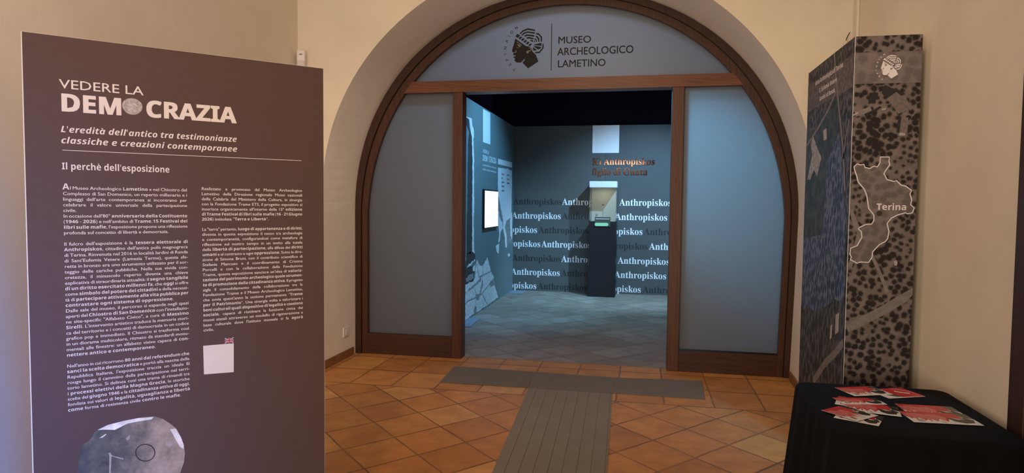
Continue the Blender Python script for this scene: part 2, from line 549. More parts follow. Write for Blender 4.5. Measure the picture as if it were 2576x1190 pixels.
def glyphs(s, style):
    """2-D mesh of a run of letters, capital height 1"""
    key = (s, style)
    if key in TCACHE:
        return TCACHE[key]
    cu = bpy.data.curves.new('t', 'FONT'); cu.size = 1.0
    t = s
    accents = []
    if style in BASE and MATHF:
        cu.font = MATHF
        U_, l_, d_ = BASE[style]; t = ''
        for i, ch in enumerate(s):
            if ch in ACC:
                accents.append(i); ch = ACC[ch]
            if ch == 'ª':
                ch = '°'
            if 'A' <= ch <= 'Z': t += chr(U_ + ord(ch) - 65)
            elif 'a' <= ch <= 'z': t += chr(l_ + ord(ch) - 97)
            elif ch.isdigit() and d_: t += chr(d_ + int(ch))
            else: t += ch
        cu.resolution_u = 3 if style == 'serif' else 2
    else:
        cu.offset = 0.0
        cu.resolution_u = 3 if style == 'sign' else 2
    cu.body = t
    ob = bpy.data.objects.new('t', cu)
    me = bpy.data.meshes.new_from_object(ob)
    vs = [(v.co.x, v.co.y) for v in me.vertices]; fs = [list(p.vertices) for p in me.polygons]
    bpy.data.meshes.remove(me); bpy.data.objects.remove(ob); bpy.data.curves.remove(cu)
    if accents:
        for i in accents:
            pre = ''.join(ACC.get(c, c) for c in s[:i + 1])
            x1 = glyph_w(pre, style)
            w1 = glyph_w(ACC[s[i]], style)
            cx = (x1 - w1 / 2) * CAPH[style]; h = CAPH[style]
            b = len(vs)
            vs += [(cx - 0.13 * h, 1.03 * h), (cx + 0.02 * h, 0.82 * h), (cx + 0.13 * h, 0.82 * h), (cx + 0.03 * h, 1.03 * h)]
            fs.append([b, b + 1, b + 2, b + 3])
    if style not in CAPH:
        CAPH[style] = 1.0
        CAPH[style] = max(y for x, y in glyphs('H', style)[0])
        TCACHE.clear()
    h = CAPH[style]
    vs = [(x / h, y / h) for x, y in vs]
    r = (vs, fs)
    TCACHE[key] = r
    return r


CAPH = {}


def glyph_w(s, style):
    g = glyphs(s, style)[0]
    return max((x for x, y in g), default=0.3)


HEAVY = {'reg': ((-0.016, 0), (0.016, 0)), 'sign': ((-0.014, -0.010), (0.014, 0.010), (-0.014, 0.010), (0.014, -0.010)), 'light': ((-0.008, 0.006), (0.008, -0.006)),
         'black': ((-0.03, 0.02), (0.03, -0.02), (0.03, 0.02), (-0.03, -0.02))}


class Frame:
    def __init__(self, O, U, V):
        self.O = Vector(O); self.U = Vector(U).normalized(); self.V = Vector(V).normalized(); self.N = self.U.cross(self.V)

    def p(self, x, y, lift=0.0):
        return self.O + self.U * x + self.V * y + self.N * lift

    def uv(self, px):
        d = ray(px); kk = (self.O - C0).dot(self.N) / d.dot(self.N)
        q = C0 + d * kk - self.O
        return (q.dot(self.U), q.dot(self.V))


def put(mb, fr, x, y, s, style, cap, xs=1.0, lift=0.0006, m=0, rot=0.0, shear=0.0, center=False):
    vs, fs = glyphs(s, style)
    if center:
        w = max(a for a, b in vs); vs = [(a - w / 2, b - 0.5) for a, b in vs]
    ca, sa = math.cos(rot), math.sin(rot)
    for j, (ox, oy) in enumerate(HEAVY.get(style, ((0, 0),))):
        out = []
        for a, b in vs:
            a2, b2 = ((a + ox) * xs + shear * b) * cap, (b + oy) * cap
            out.append(fr.p(x + a2 * ca - b2 * sa, y + a2 * sa + b2 * ca, lift + j * 0.00005))
        mb.add(out, fs, m)


def put_fit(mb, fr, x, y, s, style, cap, width, lift=0.0006, m=0):
    w = glyph_w(s, style) * cap
    put(mb, fr, x, y, s, style, cap, width / w, lift, m)


def rich(mb, fr, x, y, text, cap, width, justify, xs=1.0, italic=False):
    bold = False; words = []
    for wrd in text.split(' '):
        if wrd.startswith('*'):
            bold = True; wrd = wrd[1:]
        end = False
        if wrd.endswith('*'):
            end = True; wrd = wrd[:-1]
        st = 'bold' if bold else 'reg'
        words.append((wrd, st, glyph_w(wrd, st) * cap * xs))
        if end:
            bold = False
    tot = sum(w for _, _, w in words); n = len(words)
    gap = 0.42 * cap
    sc = 1.0
    if n > 1 and (justify or tot + gap * (n - 1) > width):
        gap = (width - tot) / (n - 1)
        if gap < 0.34 * cap:
            sc = (width - 0.34 * cap * (n - 1)) / tot; gap = 0.34 * cap
    for wrd, st, w in words:
        put(mb, fr, x, y, wrd, st, cap, xs * sc)
        x += w * sc + gap


def emblem(mb, fr, cx, cy, h, m_ink, m_gap, lift=0.0006, letters=True):
    """the museum's head emblem; h is the height of the head, (cx, cy) its centre"""
    s = h / 640.0

    def T(p):
        return ((p[0] - 550) * s + cx, -(p[1] - 638) * s + cy)

    def poly(pts, m, l):
        q = [fr.p(*T(p), l) for p in pts]
        mb.face(q, m, fr.N)
    ink = [
        [(345, 475), (400, 515), (460, 558), (520, 600), (575, 610), (612, 630), (625, 690), (680, 740), (725, 850), (558, 955), (465, 862),
         (508, 812), (497, 803), (443, 857), (372, 857), (330, 820), (345, 795), (315, 768), (332, 750), (312, 738), (312, 715), (325, 698), (300, 690), (292, 665)],
        [(343, 440), (378, 402), (425, 430), (385, 465)],
        [(410, 400), (460, 350), (545, 318), (662, 345), (665, 368), (545, 345), (470, 372), (428, 408)],
        [(440, 425), (480, 385), (545, 368), (664, 388), (660, 412), (545, 390), (495, 405), (455, 432)],
        [(485, 437), (530, 415), (655, 432), (650, 457), (535, 438), (508, 452)],
        [(520, 467), (560, 456), (645, 478), (640, 500), (565, 482), (542, 486)],
        [(578, 502), (636, 514), (630, 542), (592, 517)],
        [(683, 400), (725, 405), (780, 465), (778, 540), (757, 540), (757, 475), (718, 428), (683, 425)],
        [(676, 442), (705, 450), (735, 490), (735, 540), (715, 540), (712, 500), (690, 470), (672, 462)],
        [(662, 480), (690, 500), (695, 540), (678, 540), (675, 508), (657, 500)],
        [(650, 548), (648, 525), (662, 512), (662, 545)],
        [(650, 580), (770, 558), (770, 605), (662, 592)],
        [(640, 600), (765, 622), (760, 645), (715, 662), (655, 618)],
        [(630, 625), (648, 628), (702, 676), (640, 676)],
        [(790, 568), (807, 582), (805, 642), (742, 720), (680, 718), (660, 696), (735, 696), (782, 640)],
    ]
    for i in range(5):
        a = 395 + i * 40; b = 470 + i * 29
        ink.append([(a, b), (a + 38, b - 28), (a + 62, b - 12), (a + 28, b + 20)])
    for q in ink:
        poly(q, m_ink, lift)
    gap = [
        [(360, 525), (372, 520), (455, 580), (448, 588)],
        [(372, 560), (420, 575), (438, 597), (412, 618), (400, 600), (375, 570)],
        [(368, 612), (400, 624), (398, 630), (368, 622)],
        [(345, 655), (362, 660), (368, 690), (350, 702), (318, 698), (318, 690), (345, 690), (352, 680)],
        [(316, 738), (340, 735), (358, 745), (338, 762), (320, 752), (338, 748)],
        [(524, 690), (545, 672), (590, 668), (602, 645), (590, 632), (572, 640), (566, 628), (596, 615), (616, 640), (606, 676), (560, 690), (572, 700), (552, 718), (530, 712)],
    ]
    for q in gap:
        poly(q, m_gap, lift + 0.0004)
    if letters:
        for ch, (a, b) in zip('TEPINAION', [(335, 965), (262, 885), (210, 808), (180, 718), (180, 620), (203, 510), (238, 435), (283, 375), (358, 305)]):
            ang = math.atan2(-(b - 640), a - 560) - PI / 2
            put(mb, fr, *T((a, b)), ch, 'sign', 44 * s, 1.0, lift, m_ink, ang, 0, True)


# ================================================================== the setting
XL, XR, YF, YB = -3.02, 1.54, 5.37, 6.25      # side walls of the foyer, front and back face of the arch wall
ACX, ACZ = -0.74, 1.4
FO = (2.132, 0.010, -0.117, -0.084, 0.045)
FI = (2.069, 0.021, -0.229, -0.131, 0.042)
FW = (1.972, -0.011, 0.202, 0.060, 0.0)


def arch(c, n=64, dr=0.0, foot=True, tilt=0.0, rz=0.0):
    """outline of the arch as (x, z), from the right foot over the crown to the left foot"""
    pts = []
    for i in range(n + 1):
        t = PI * i / n
        r = c[0] + c[1] * math.cos(t) + c[2] * math.sin(t) + c[3] * math.cos(2 * t) + c[4] * math.sin(3 * t) + dr
        pts.append((ACX + r * math.cos(t), ACZ + rz + r * math.sin(t)))
    if foot:
        xr, xl = pts[0][0], pts[-1][0]
        pts = [(xr - tilt, 0.0), (xr - tilt * 0.4, 0.75)] + pts + [(xl, 0.75), (xl, 0.0)]
    return pts


# floor
mb = MB(); mb.box(-6, -3.2, -0.12, 5, 13.2, 0.0)
struct(mb.build('floor', 'terracotta_tiles'), 'terracotta tiled floor')
# the arch wall
ring_f = arch(FW, tilt=0.02); ring_m = arch(FO, dr=0.006, tilt=0.035)
mb = MB()
out_r, out_l, top = XR + 0.3, XL - 0.3, 4.35
poly = [(x, YF, z) for x, z in ring_f] + [(out_l, YF, 0), (out_l, YF, top), (out_r, YF, top), (out_r, YF, 0)]
mb.face(poly, 0, (0, -1, 0))
poly = [(x, YB, z) for x, z in ring_m] + [(out_l, YB, 0), (out_l, YB, top), (out_r, YB, top), (out_r, YB, 0)]
mb.face(poly, 0, (0, 1, 0))
n = len(ring_f)
rings = [[(x, YF, z) for x, z in ring_f], [(x, 5.97, z) for x, z in ring_m], [(x, YB, z) for x, z in ring_m]]
for a, b in zip(rings[:-1], rings[1:]):
    for i in range(n - 1):
        mb.add([a[i], a[i + 1], b[i + 1], b[i]], [(3, 2, 1, 0)], 1)
mb.add([(out_l, YF, top), (out_r, YF, top), (out_r, YB, top), (out_l, YB, top)], [(0, 1, 2, 3)], 0)
struct(mb.build('wall_front', ['wall_plaster', 'reveal_plaster']), 'cream plaster wall pierced by the arch')
# side walls of the foyer
mb = MB(); mb.box(XL - 0.3, -3.1, 0, XL, YF, 4.35)
struct(mb.build('wall_left', 'wall_plaster'), 'cream plaster side wall behind the brown panel')
mb = MB(); mb.box(XR, 3.06, 0, XR + 0.3, YF, 4.35); mb.box(XR, 2.05, 2.5, XR + 0.3, 3.06, 4.35); mb.box(XR, -0.65, 0, XR + 0.3, 2.05, 4.35); mb.box(XR, -3.1, 0, XR + 0.3, -1.85, 4.35); mb.box(XR, -1.85, 2.3, XR + 0.3, -0.65, 4.35)
struct(mb.build('wall_right', 'wall_plaster'), 'cream plaster side wall beside the low table')
mb = MB()
mb.box(XL - 0.3, -3.1, 0, XR + 0.3, -2.9, 4.35)
struct(mb.build('wall_rear', 'wall_plaster'))
mb = MB(); mb.box(XL - 0.3, -3.1, 4.35, XR + 0.3, YB, 4.5)
struct(mb.build('ceiling', 'wall_plaster'))
# the dark exhibition room beyond
mb = MB(); mb.box(-5.0, YB, 0, -4.8, 13.0, 4.35)
struct(mb.build('wall_museum_left', 'museum_wall_paint'))
mb = MB(); mb.box(3.4, YB, 0, 3.6, 13.0, 4.35)
struct(mb.build('wall_museum_right', 'museum_wall_paint'))
mb = MB(); mb.box(-5.0, 12.9, 0, 3.6, 13.1, 4.35)
struct(mb.build('wall_museum_back', 'museum_wall_paint'), 'dark back wall of the exhibition room')
mb = MB(); mb.box(-4.8, 12.55, 0, -2.93, 12.9, 4.35)
struct(mb.build('wall_museum_pier', 'museum_pier_lit_tint'), 'pier above the grey side panel, violet light put into its colour')
mb = MB(); mb.box(-5.0, YB, 4.35, 3.6, 13.1, 4.5)
struct(mb.build('ceiling_museum', 'museum_ceiling_paint'))

# skirting tiles along the two reveals and the side walls
def skirting(name, pts, inward):
    mb = MB()
    for (x0, y0), (x1, y1) in zip(pts[:-1], pts[1:]):
        d = Vector((x1 - x0, y1 - y0, 0)).normalized(); nn = Vector((-d.y, d.x, 0)) * inward * 0.014
        a = Vector((x0, y0, 0)); b = Vector((x1, y1, 0))
        mb.slab([a, b, b + Vector((0, 0, 0.075)), a + Vector((0, 0, 0.075))], nn)
    return struct(mb.build(name, 'skirting_tile'), 'brown tile skirting')


xlf, xlm, xrf, xrm = ring_f[-1][0], ring_m[-1][0], ring_f[0][0], ring_m[0][0]
skirting('baseboard_left', [(XL, -2.9), (XL, YF), (xlf, YF), (xlm, 5.97)], -1)
skirting('baseboard_right', [(xrm, 5.97), (xrf, YF), (XR, YF), (XR, 3.07)], -1)

# ------------------------------------------------------------------ the arched glazed doorway
door = bpy.data.objects.new('door_1', None); COL.objects.link(door); door.location = (ACX, 6.07, 0)
struct(door, 'arched oak doorway with frosted glass and open middle')
o_ring = arch(FO, tilt=0.03); i_ring = arch(FI, tilt=0.03)
m_ring = [((a[0] * 0.52 + b[0] * 0.48), (a[1] * 0.52 + b[1] * 0.48)) for a, b in zip(o_ring, i_ring)]


def band(a, b, y0, y1, mb):
    n = len(a)
    for i in range(n - 1):
        q = [(a[i][0], y0, a[i][1]), (a[i + 1][0], y0, a[i + 1][1]), (b[i + 1][0], y0, b[i + 1][1]), (b[i][0], y0, b[i][1])]
        w = [(x, y1, z) for x, _, z in q]
        mb.add(q + w, [(0, 1, 2, 3), (7, 6, 5, 4), (3, 2, 6, 7), (1, 0, 4, 5)], 0)
    for i in (0, n - 1):
        q = [(a[i][0], y0, a[i][1]), (b[i][0], y0, b[i][1]), (b[i][0], y1, b[i][1]), (a[i][0], y1, a[i][1])]
        mb.add(q, [(0, 1, 2, 3)], 0)


mb = MB(); band(o_ring, m_ring, 6.02, 6.20, mb); mb.build('outer_frame', 'oak_dark', door)
g_ring = [((a[0] * 0.46 + b[0] * 0.54), (a[1] * 0.46 + b[1] * 0.54)) for a, b in zip(o_ring, i_ring)]
mb = MB(); band(g_ring, i_ring, 6.035, 6.20, mb); mb.build('inner_frame', 'oak_frame', door)
mb = MB(); band(m_ring, g_ring, 6.05, 6.20, mb); mb.build('frame_groove', 'oak_dark', door)


def inner_x(z, side):
    pts = i_ring if side < 0 else i_ring[::-1]
    pts = pts[len(pts) // 2:]
    for (x0, z0), (x1, z1) in zip(pts[:-1], pts[1:]):
        if min(z0, z1) <= z <= max(z0, z1) and z0 != z1:
            return x0 + (x1 - x0) * (z - z0) / (z1 - z0)
    return pts[-1][0]


ZB0, ZB1 = 2.556, 2.665
mb = MB()
mb.add([(inner_x(ZB0, -1) - 0.01, 6.03, ZB0), (inner_x(ZB0, 1) + 0.01, 6.03, ZB0), (inner_x(ZB1, 1) + 0.01, 6.03, ZB1), (inner_x(ZB1, -1) - 0.01, 6.03, ZB1)] +
       [(inner_x(ZB0, -1) - 0.01, 6.19, ZB0), (inner_x(ZB0, 1) + 0.01, 6.19, ZB0), (inner_x(ZB1, 1) + 0.01, 6.19, ZB1), (inner_x(ZB1, -1) - 0.01, 6.19, ZB1)],
       [(0, 1, 2, 3), (7, 6, 5, 4), (4, 5, 1, 0), (3, 2, 6, 7), (0, 3, 7, 4), (1, 5, 6, 2)])
mb.build('transom_beam', 'oak_stained_beam', door)
mb = MB(); mb.box(-1.786, 6.035, 0, -1.693, 6.18, ZB0); mb.build('stile', 'oak_stained', door, bevel=0.004)
mb = MB(); mb.box(0.242, 6.035, 0, 0.345, 6.18, ZB0); mb.build('stile', 'oak_stained', door, bevel=0.004)
mb = MB(); mb.box(inner_x(0.1, -1) - 0.01, 6.04, 0, -1.786, 6.17, 0.205); mb.build('bottom_rail', 'oak_dark_rail', door, bevel=0.004)
mb = MB(); mb.box(0.345, 6.04, 0, inner_x(0.1, 1) + 0.01, 6.17, 0.188); mb.build('bottom_rail', 'oak_dark_rail', door, bevel=0.004)
YG = 6.085
gz = [0.2 + (ZB0 - 0.2) * i / 24 for i in range(25)]
mb = MB(); mb.slab([(-1.786, YG, gz[0]), (-1.786, YG, gz[-1])] + [(inner_x(z, -1) - 0.004, YG, z) for z in gz[::-1]], (0, 0.008, 0))
mb.build('glass_pane', 'frosted_glass', door)
mb = MB(); mb.slab([(0.345, YG, gz[0]), (0.345, YG, gz[-1])] + [(inner_x(z, 1) + 0.004, YG, z) for z in gz[::-1]], (0, 0.008, 0))
mb.build('glass_pane', 'frosted_glass', door)
crown = [(x, YG, z) for x, z in i_ring if z > ZB1]
mb = MB(); mb.slab([(inner_x(ZB1, 1), YG, ZB1)] + crown + [(inner_x(ZB1, -1), YG, ZB1)], (0, 0.008, 0))
fan = mb.build('fanlight_pane', 'frosted_glass', door)
GF = Frame((0, YG, 0), (1, 0, 0), (0, 0, 1))      # the glass face, seen from the foyer
flat('glass_film', (0.17, 0.17, 0.17), 0.6)
mb = MB()
e0 = at_y((1240 + 550 / 6.2625, 20 + 638 / 6.2625), YG)
et = at_y((1240 + 550 / 6.2625, 20 + 318 / 6.2625), YG); eb = at_y((1240 + 550 / 6.2625, 20 + 955 / 6.2625), YG)
emblem(mb, GF, e0.x, e0.z, et.z - eb.z, 0, 1)
mb.build('emblem', ['sign_black', 'glass_film'], fan)
mb = MB()
a = at_y((1388, 60), YG); b = at_y((1385.5, 177), YG)
mb.strip([(a.x, YG, a.z), (a.x, YG, b.z)], 0.007, GF.N, 0.0006)
for s, (x0, x1, yb, yt) in (('MUSEO', (1403, 1486.5, 110, 93)), ('ARCHEOLOGICO', (1402, 1593, 139.5, 121)), ('LAMETINO', (1402, 1523, 169.5, 152))):
    p0 = at_y((x0, yb), YG); p1 = at_y((x1, yb), YG); pt = at_y((x0, yt), YG)
    put_fit(mb, GF, p0.x, p0.z, s, 'sign', pt.z - p0.z, p1.x - p0.x)
mb.build('lettering', 'sign_black', fan)

# the doorway in the right-hand wall, its dark casing just in view
d2 = bpy.data.objects.new('door_2', None); COL.objects.link(d2); d2.location = (XR, 2.5, 0)
struct(d2, 'dark oak door casing at the right edge')
mb = MB(); mb.box(XR - 0.022, 2.945, 0, XR + 0.2, 3.06, 2.4); mb.build('jamb', 'oak_dark', d2, bevel=0.004)
mb = MB(); mb.box(XR - 0.022, 2.05, 0, XR + 0.2, 2.165, 2.4); mb.build('jamb', 'oak_dark', d2, bevel=0.004)
mb = MB(); mb.box(XR - 0.022, 2.05, 2.4, XR + 0.2, 3.06, 2.5); mb.build('lintel', 'oak_dark', d2, bevel=0.004)
mb = MB(); mb.box(XR + 0.06, 2.165, 0.0, XR + 0.10, 2.945, 2.4); mb.build('door_leaf', 'oak_dark', d2)

# ================================================================== the brown exhibition panel
PA, PB = Vector((-1.825, 1.646, 0)), Vector((-1.180, 2.284, 0))
PU = (PB - PA).normalized(); PNW = (PB - PA).length
PF = Frame(PA + Vector((0, 0, 2.0)), PU, (0, 0, 1))       # top left corner, x along the panel, y up
pan = thing('exhibition_panel', 'tall brown exhibition panel headed VEDERE LA DEMOCRAZIA with two columns of text', 'sign', tuple((PA + PB) / 2))
mb = MB(); mb.slab([PF.p(0, 0, -0.002), PF.p(PNW, 0, -0.002), PF.p(PNW, -2.0, -0.002), PF.p(0, -2.0, -0.002)], PF.N * -0.010)
mb.build('board', 'foam_board', pan)
mb = MB(); mb.slab([PF.p(0.0028, -0.001, -0.002), PF.p(PNW - 0.002, -0.001, -0.002), PF.p(PNW - 0.002, -1.999, -0.002), PF.p(0.0028, -1.999, -0.002)], PF.N * 0.0018)
mb.build('printed_face', 'panel_print', pan)
mb = MB(); mb.slab([PF.p(0.1, -2.0, -0.14), PF.p(PNW - 0.1, -2.0, -0.14), PF.p(PNW - 0.1, -2.0, -0.0125), PF.p(0.1, -2.0, -0.0125)], (0, 0, 0.006))
mb.build('base_plate', 'foot_plate_grey', pan)
mb = MB()
put_fit(mb, PF, 0.0909, -0.1585, 'VEDERE LA', 'light', 0.0270, 0.226)
mb.build('title_line', 'print_white', pan)
def put_px(mb, fr, a, b, cap_px, s, style, lift=0.0006, m=0):
    """letters from the foot of the first at pixel a to the foot of the last at pixel b"""
    q0, q1, qt = fr.uv(a), fr.uv(b), fr.uv((a[0], a[1] - cap_px))
    put_fit(mb, fr, q0[0], (q0[1] + q1[1]) / 2, s, style, qt[1] - q0[1], q1[0] - q0[0], lift, m)


mb = MB(); put_px(mb, PF, (150, 280), (304, 288.5), 43.5, 'DEM', 'black'); mb.build('title_word', 'print_white', pan)
mb = MB(); put_px(mb, PF, (366, 294), (594, 309.5), 41, 'CRAZIA', 'black'); mb.build('title_word', 'print_white', pan)
mb = MB()
cx, cy = PF.uv((333, 268))
mb.face([PF.p(cx + 0.0285 * math.cos(2 * PI * i / 40) * (1 + 0.03 * math.sin(3 * 2 * PI * i / 40)), cy + 0.0265 * math.sin(2 * PI * i / 40), 0.0006) for i in range(40)], 0, PF.N)
for pts in ([(318, 262), (328, 266), (336, 260), (346, 268)], [(322, 278), (332, 272), (340, 282)]):
    mb.strip([PF.p(*PF.uv(p)) for p in pts], 0.0016, PF.N, 0.001, 1)
mb.build('title_disc', ['print_stone_grey', 'print_white'], pan)
mb = MB()
w_a = ['L\'eredità dell\'antico tra testimonianze', 'classiche e creazioni contemporanee']
for s, y, x0, wd_ in ((w_a[0], -0.2925, 0.0921, 0.508), (w_a[1], -0.3265, 0.0921, 0.509)):
    put_fit(mb, PF, x0, y, s, 'bi', 0.0192, wd_)
mb.build('subtitle', 'print_white', pan)
mb = MB(); mb.strip([PF.p(0.0956, -0.3475), PF.p(0.8232, -0.3475)], 0.0017, PF.N, 0.0006)
mb.build('rule', 'print_white', pan)
mb = MB(); put_fit(mb, PF, 0.0925, -0.4065, 'Il perchè dell\'esposizione', 'bold', 0.0205, 0.296)
mb.build('heading', 'print_white', pan)
COL1 = """l Museo Archeologico *Lametino* e nel Chiostro del
Complesso di San Domenico, un reperto millenario e i
linguaggi dell'arte contemporanea si incontrano per
celebrare il valore universale della partecipazione
civile.
In occasione dell'80° *anniversario della Costituente*
*(1946 - 2026)* e nell'ambito di *Trame.15 Festival dei*
*libri sulle mafie,* l'esposizione propone una riflessione
profonda sul concetto di libertà e democrazia.

Il fulcro dell'esposizione è la *tessera elettorale di*
*Anthropiskos,* cittadino dell'antica polis magnogreca
di Terina. Rinvenuta nel 2016 in località Iardini di Renda
di Sant'Eufemia Vetere (Lamezia Terme), questa sfe-
retta in bronzo era uno strumento utilizzato per il sor-
teggio delle cariche pubbliche. Nella sua vivida con-
cretezza, il minuscolo reperto diventa una chiave
esplicativa di straordinaria attualità: il *segno tangibile*
*di un diritto esercitato millenni fa,* che *oggi* si offre
come *simbolo del potere dei cittadini* e della necessi-
tà di *partecipare attivamente alla vita pubblica per*
*contrastare ogni sistema di oppressione.*
Dalle sale del museo, il percorso si espande negli spazi
aperti del *Chiostro di San Domenico* con l'installazio-
ne site-specific "Alfabeto Civico", a cura di *Massimo*
*Sirelli.* L'intervento artistico traduce la memoria stori-
ca del territorio e i concetti di democrazia in un codice
grafico pop e immediato. Il Chiostro si trasforma così
in un diorama multicolore, ritmato da stendardi monu-
mentali alle finestre: un alfabeto visivo capace di *con-*
*nettere antico e contemporaneo.*

Nell'anno in cui ricorrono *80 anni dal referendum che*
*sancì la scelta democratica* e portò alla nascita della
Repubblica Italiana, l'esposizione traccia un ideale fil
rouge lungo il cammino della partecipazione nel terri-
torio lametino. Si delinea così una trama di rimandi tra
i *processi elettivi della Magna Grecia,* le storiche
scelte del *giugno 1946* e la *cittadinanza attiva di oggi,*
fondata sui valori di *legalità, uguaglianza e libertà*
*come* forma di resistenza civile *contro le mafie.*""".split('\n')
COL2 = """Realizzato e promosso dal Museo Archeologico
Lametino della Direzione regionale Musei nazionali
della Calabria del Ministero della Cultura, in sinergia
con la Fondazione Trame ETS, il progetto espositivo si
inserisce organicamente all'interno della 15ª *edizione*
*di Trame Festival di libri sulle mafie (16 - 21 Giugno*
*2026)* intitolata *"Terra e Libertà".*

La "terra" pertanto, *luogo di appartenenza e di diritti,*
diventa in questa esposizione il nesso tra archeologia
e contemporaneità, configurandosi come metafora di
riflessione sul nostro tempo in un invito alla tutela
della *libertà di partecipazione,* alla difesa dei *diritti*
*umani* e al contrasto a ogni *oppressione.* Sotto la dire-
zione di Simona Bruni, con il contributo scientifico di
Stefania Mancuso e il coordinamento di Cristina
Porcelli e con la collaborazione della Fondazione
Trame, questa esposizione sancisce un'idea di *valoriz-*
*zazione del patrimonio archeologico quale strumen-*
*to di promozione della cittadinanza attiva.* Il progetto
sigla il consolidamento della collaborazione tra la
Fondazione Trame e il Museo Archeologico Lametino,
che avvia quest'anno la sezione permanente *"Trame*
*per il Patrimonio".* Una sinergia volta a valorizzare i
*beni culturali quali dispositivo di legalità e coesione*
*sociale,* capace di riattivare la funzione civica dei
musei statali attraverso un modello di rigenerazione a
base culturale dove l'istituto museale si fa *agorà*
civile.""".split('\n')


def column(lines, x, y, width, pitch, cap, first=0.0):
    mb = MB()
    for i, ln in enumerate(lines):
        if not ln:
            continue
        last = i == len(lines) - 1 or not lines[i + 1] or ln.replace('*', '').strip() in ('civile.',) or ln.rstrip('*').endswith('oppressione.')
        dx = first if i == 0 else 0.0
        rich(mb, PF, x + dx, y - pitch * i, ln, cap, width - dx, not last, 1.06)
    return mb


mb = column(COL1, 0.0938, -0.4685, 0.3462, 0.01743, 0.0101, 0.0185)
put(mb, PF, 0.0932, -0.4685, 'A', 'bold', 0.0185)
mb.build('body_text', 'print_white', pan)
mb = column(COL2, 0.4850, -0.4625, 0.3400, 0.01744, 0.0098)
mb.build('body_text', 'print_white', pan)
# the white square is left blank and the little flag sits on its corner
mb = MB(); mb.face([PF.p(*PF.uv(p), 0.0006) for p in ((511, 870), (588, 863.5), (588, 936), (513, 942))], 0, PF.N)
mb.build('white_square', 'print_white', pan)
mb = MB()
f0 = PF.uv((565.5, 864)); fw, fh = 0.029, 0.0185


def FP(a, b, l=0.0006):
    return PF.p(f0[0] + a * fw, f0[1] + b * fh, l)


mb.face([FP(0, 0), FP(1, 0), FP(1, 1), FP(0, 1)], 0, PF.N)
for a, b in (((0, 0), (1, 1)), ((0, 1), (1, 0))):
    mb.strip([FP(*a), FP(*b)], 0.0034, PF.N, 0.0003, 1); mb.strip([FP(*a), FP(*b)], 0.0012, PF.N, 0.0005, 2)
for a, b in (((0, .5), (1, .5)), ((.5, 0), (.5, 1))):
    mb.strip([FP(*a), FP(*b)], 0.0058, PF.N, 0.0007, 1); mb.strip([FP(*a), FP(*b)], 0.0036, PF.N, 0.0009, 2)
mb.build('flag_print', ['flag_blue', 'print_white', 'flag_red'], pan)
# photograph of the bronze ball printed low on the panel
Z = lambda l: [PF.uv(p) for p in zz(l, 160, 1020, 5.6)]
rim = Z([(190, 950), (200, 830), (235, 640), (300, 530), (370, 490), (430, 380), (490, 330), (620, 275), (850, 215), (1050, 175), (1280, 152),
         (1400, 190), (1520, 270), (1590, 330), (1650, 440), (1690, 540), (1710, 670), (1695, 800), (1650, 930), (1560, 1120), (1380, 1300),
         (1050, 1420), (700, 1400), (400, 1280), (230, 1120)])
mb = MB(); mb.face([PF.p(*p, 0.0005) for p in rim], 0, PF.N)
for pts, m in ([[(480, 345), (620, 275), (850, 215), (1050, 178), (1270, 160), (1240, 195), (1020, 230), (900, 255), (720, 345), (600, 340)], 1],
               [[(1500, 335), (1580, 325), (1650, 440), (1695, 560), (1690, 610), (1640, 585), (1590, 500)], 1],
               [[(1440, 510), (1490, 482), (1540, 505), (1550, 545), (1500, 580), (1440, 560)], 2],
               [[(632, 668), (660, 662), (680, 700), (700, 710), (845, 745), (840, 765), (675, 715), (664, 960), (640, 960), (645, 720)], 2],
               [[(500, 460), (590, 400), (605, 405), (550, 452)], 1], [[(875, 465), (935, 412), (930, 470), (900, 492)], 2]):
    mb.face([PF.p(*p, 0.0009) for p in Z(pts)], m, PF.N)
ringp = [(1150 + 135 * math.cos(2 * PI * i / 36), 665 + 118 * math.sin(2 * PI * i / 36)) for i in range(36)]
mb.strip([PF.p(*p) for p in Z(ringp)], 0.003, PF.N, 0.0009, 3, True)
mb.build('photo_of_bronze_ball', ['bronze_photo', 'stone_print_light', 'aerial_pale', 'dark_slot'], pan)

# ================================================================== small fittings on the foyer walls
p0 = at_x((865.5, 848), xlm + 0.014); p1 = at_x((880, 822), xlm + 0.014)
sw = thing('light_switch', 'small white double light switch low on the left reveal of the arch', 'switch', (xlm, (p0.y + p1.y) / 2, (p0.z + p1.z) / 2))
yc, zc = (p0.y + p1.y) / 2, (p0.z + p1.z) / 2
mb = MB(); mb.box(xlm + 0.001, yc - 0.062, zc - 0.045, xlm + 0.012, yc + 0.062, zc + 0.045); mb.build('cover_plate', 'plastic_white', sw, bevel=0.003)
for dy in (-0.008, 0.026):
    mb = MB(); mb.box(xlm + 0.012, yc + dy - 0.012, zc - 0.026, xlm + 0.0165, yc + dy + 0.012, zc + 0.026)
    mb.build('rocker', 'plastic_white', sw, bevel=0.002)
mb = MB(); mb.box(xlm + 0.012, yc + 0.006, zc - 0.028, xlm + 0.0135, yc + 0.012, zc + 0.028); mb.build('slot', 'dark_slot', sw)

# motion detector in the left corner
det = thing('motion_detector', 'white motion detector high in the left corner above the brown panel', 'sensor', (-2.97, YF - 0.02, 2.66))
a = math.radians(20)
ux, uy = math.cos(a), math.sin(a)


def dbox(mb, w0, w1, d0, d1, z0, z1):
    c0 = Vector((-3.0, YF - 0.055, 0)); U = Vector((ux, uy, 0)); D = Vector((uy, -ux, 0))
    q = [c0 + U * w0 + D * d0, c0 + U * w1 + D * d0, c0 + U * w1 + D * d1, c0 + U * w0 + D * d1]
    mb.slab([Vector((p.x, p.y, z0)) for p in q], (0, 0, z1 - z0))


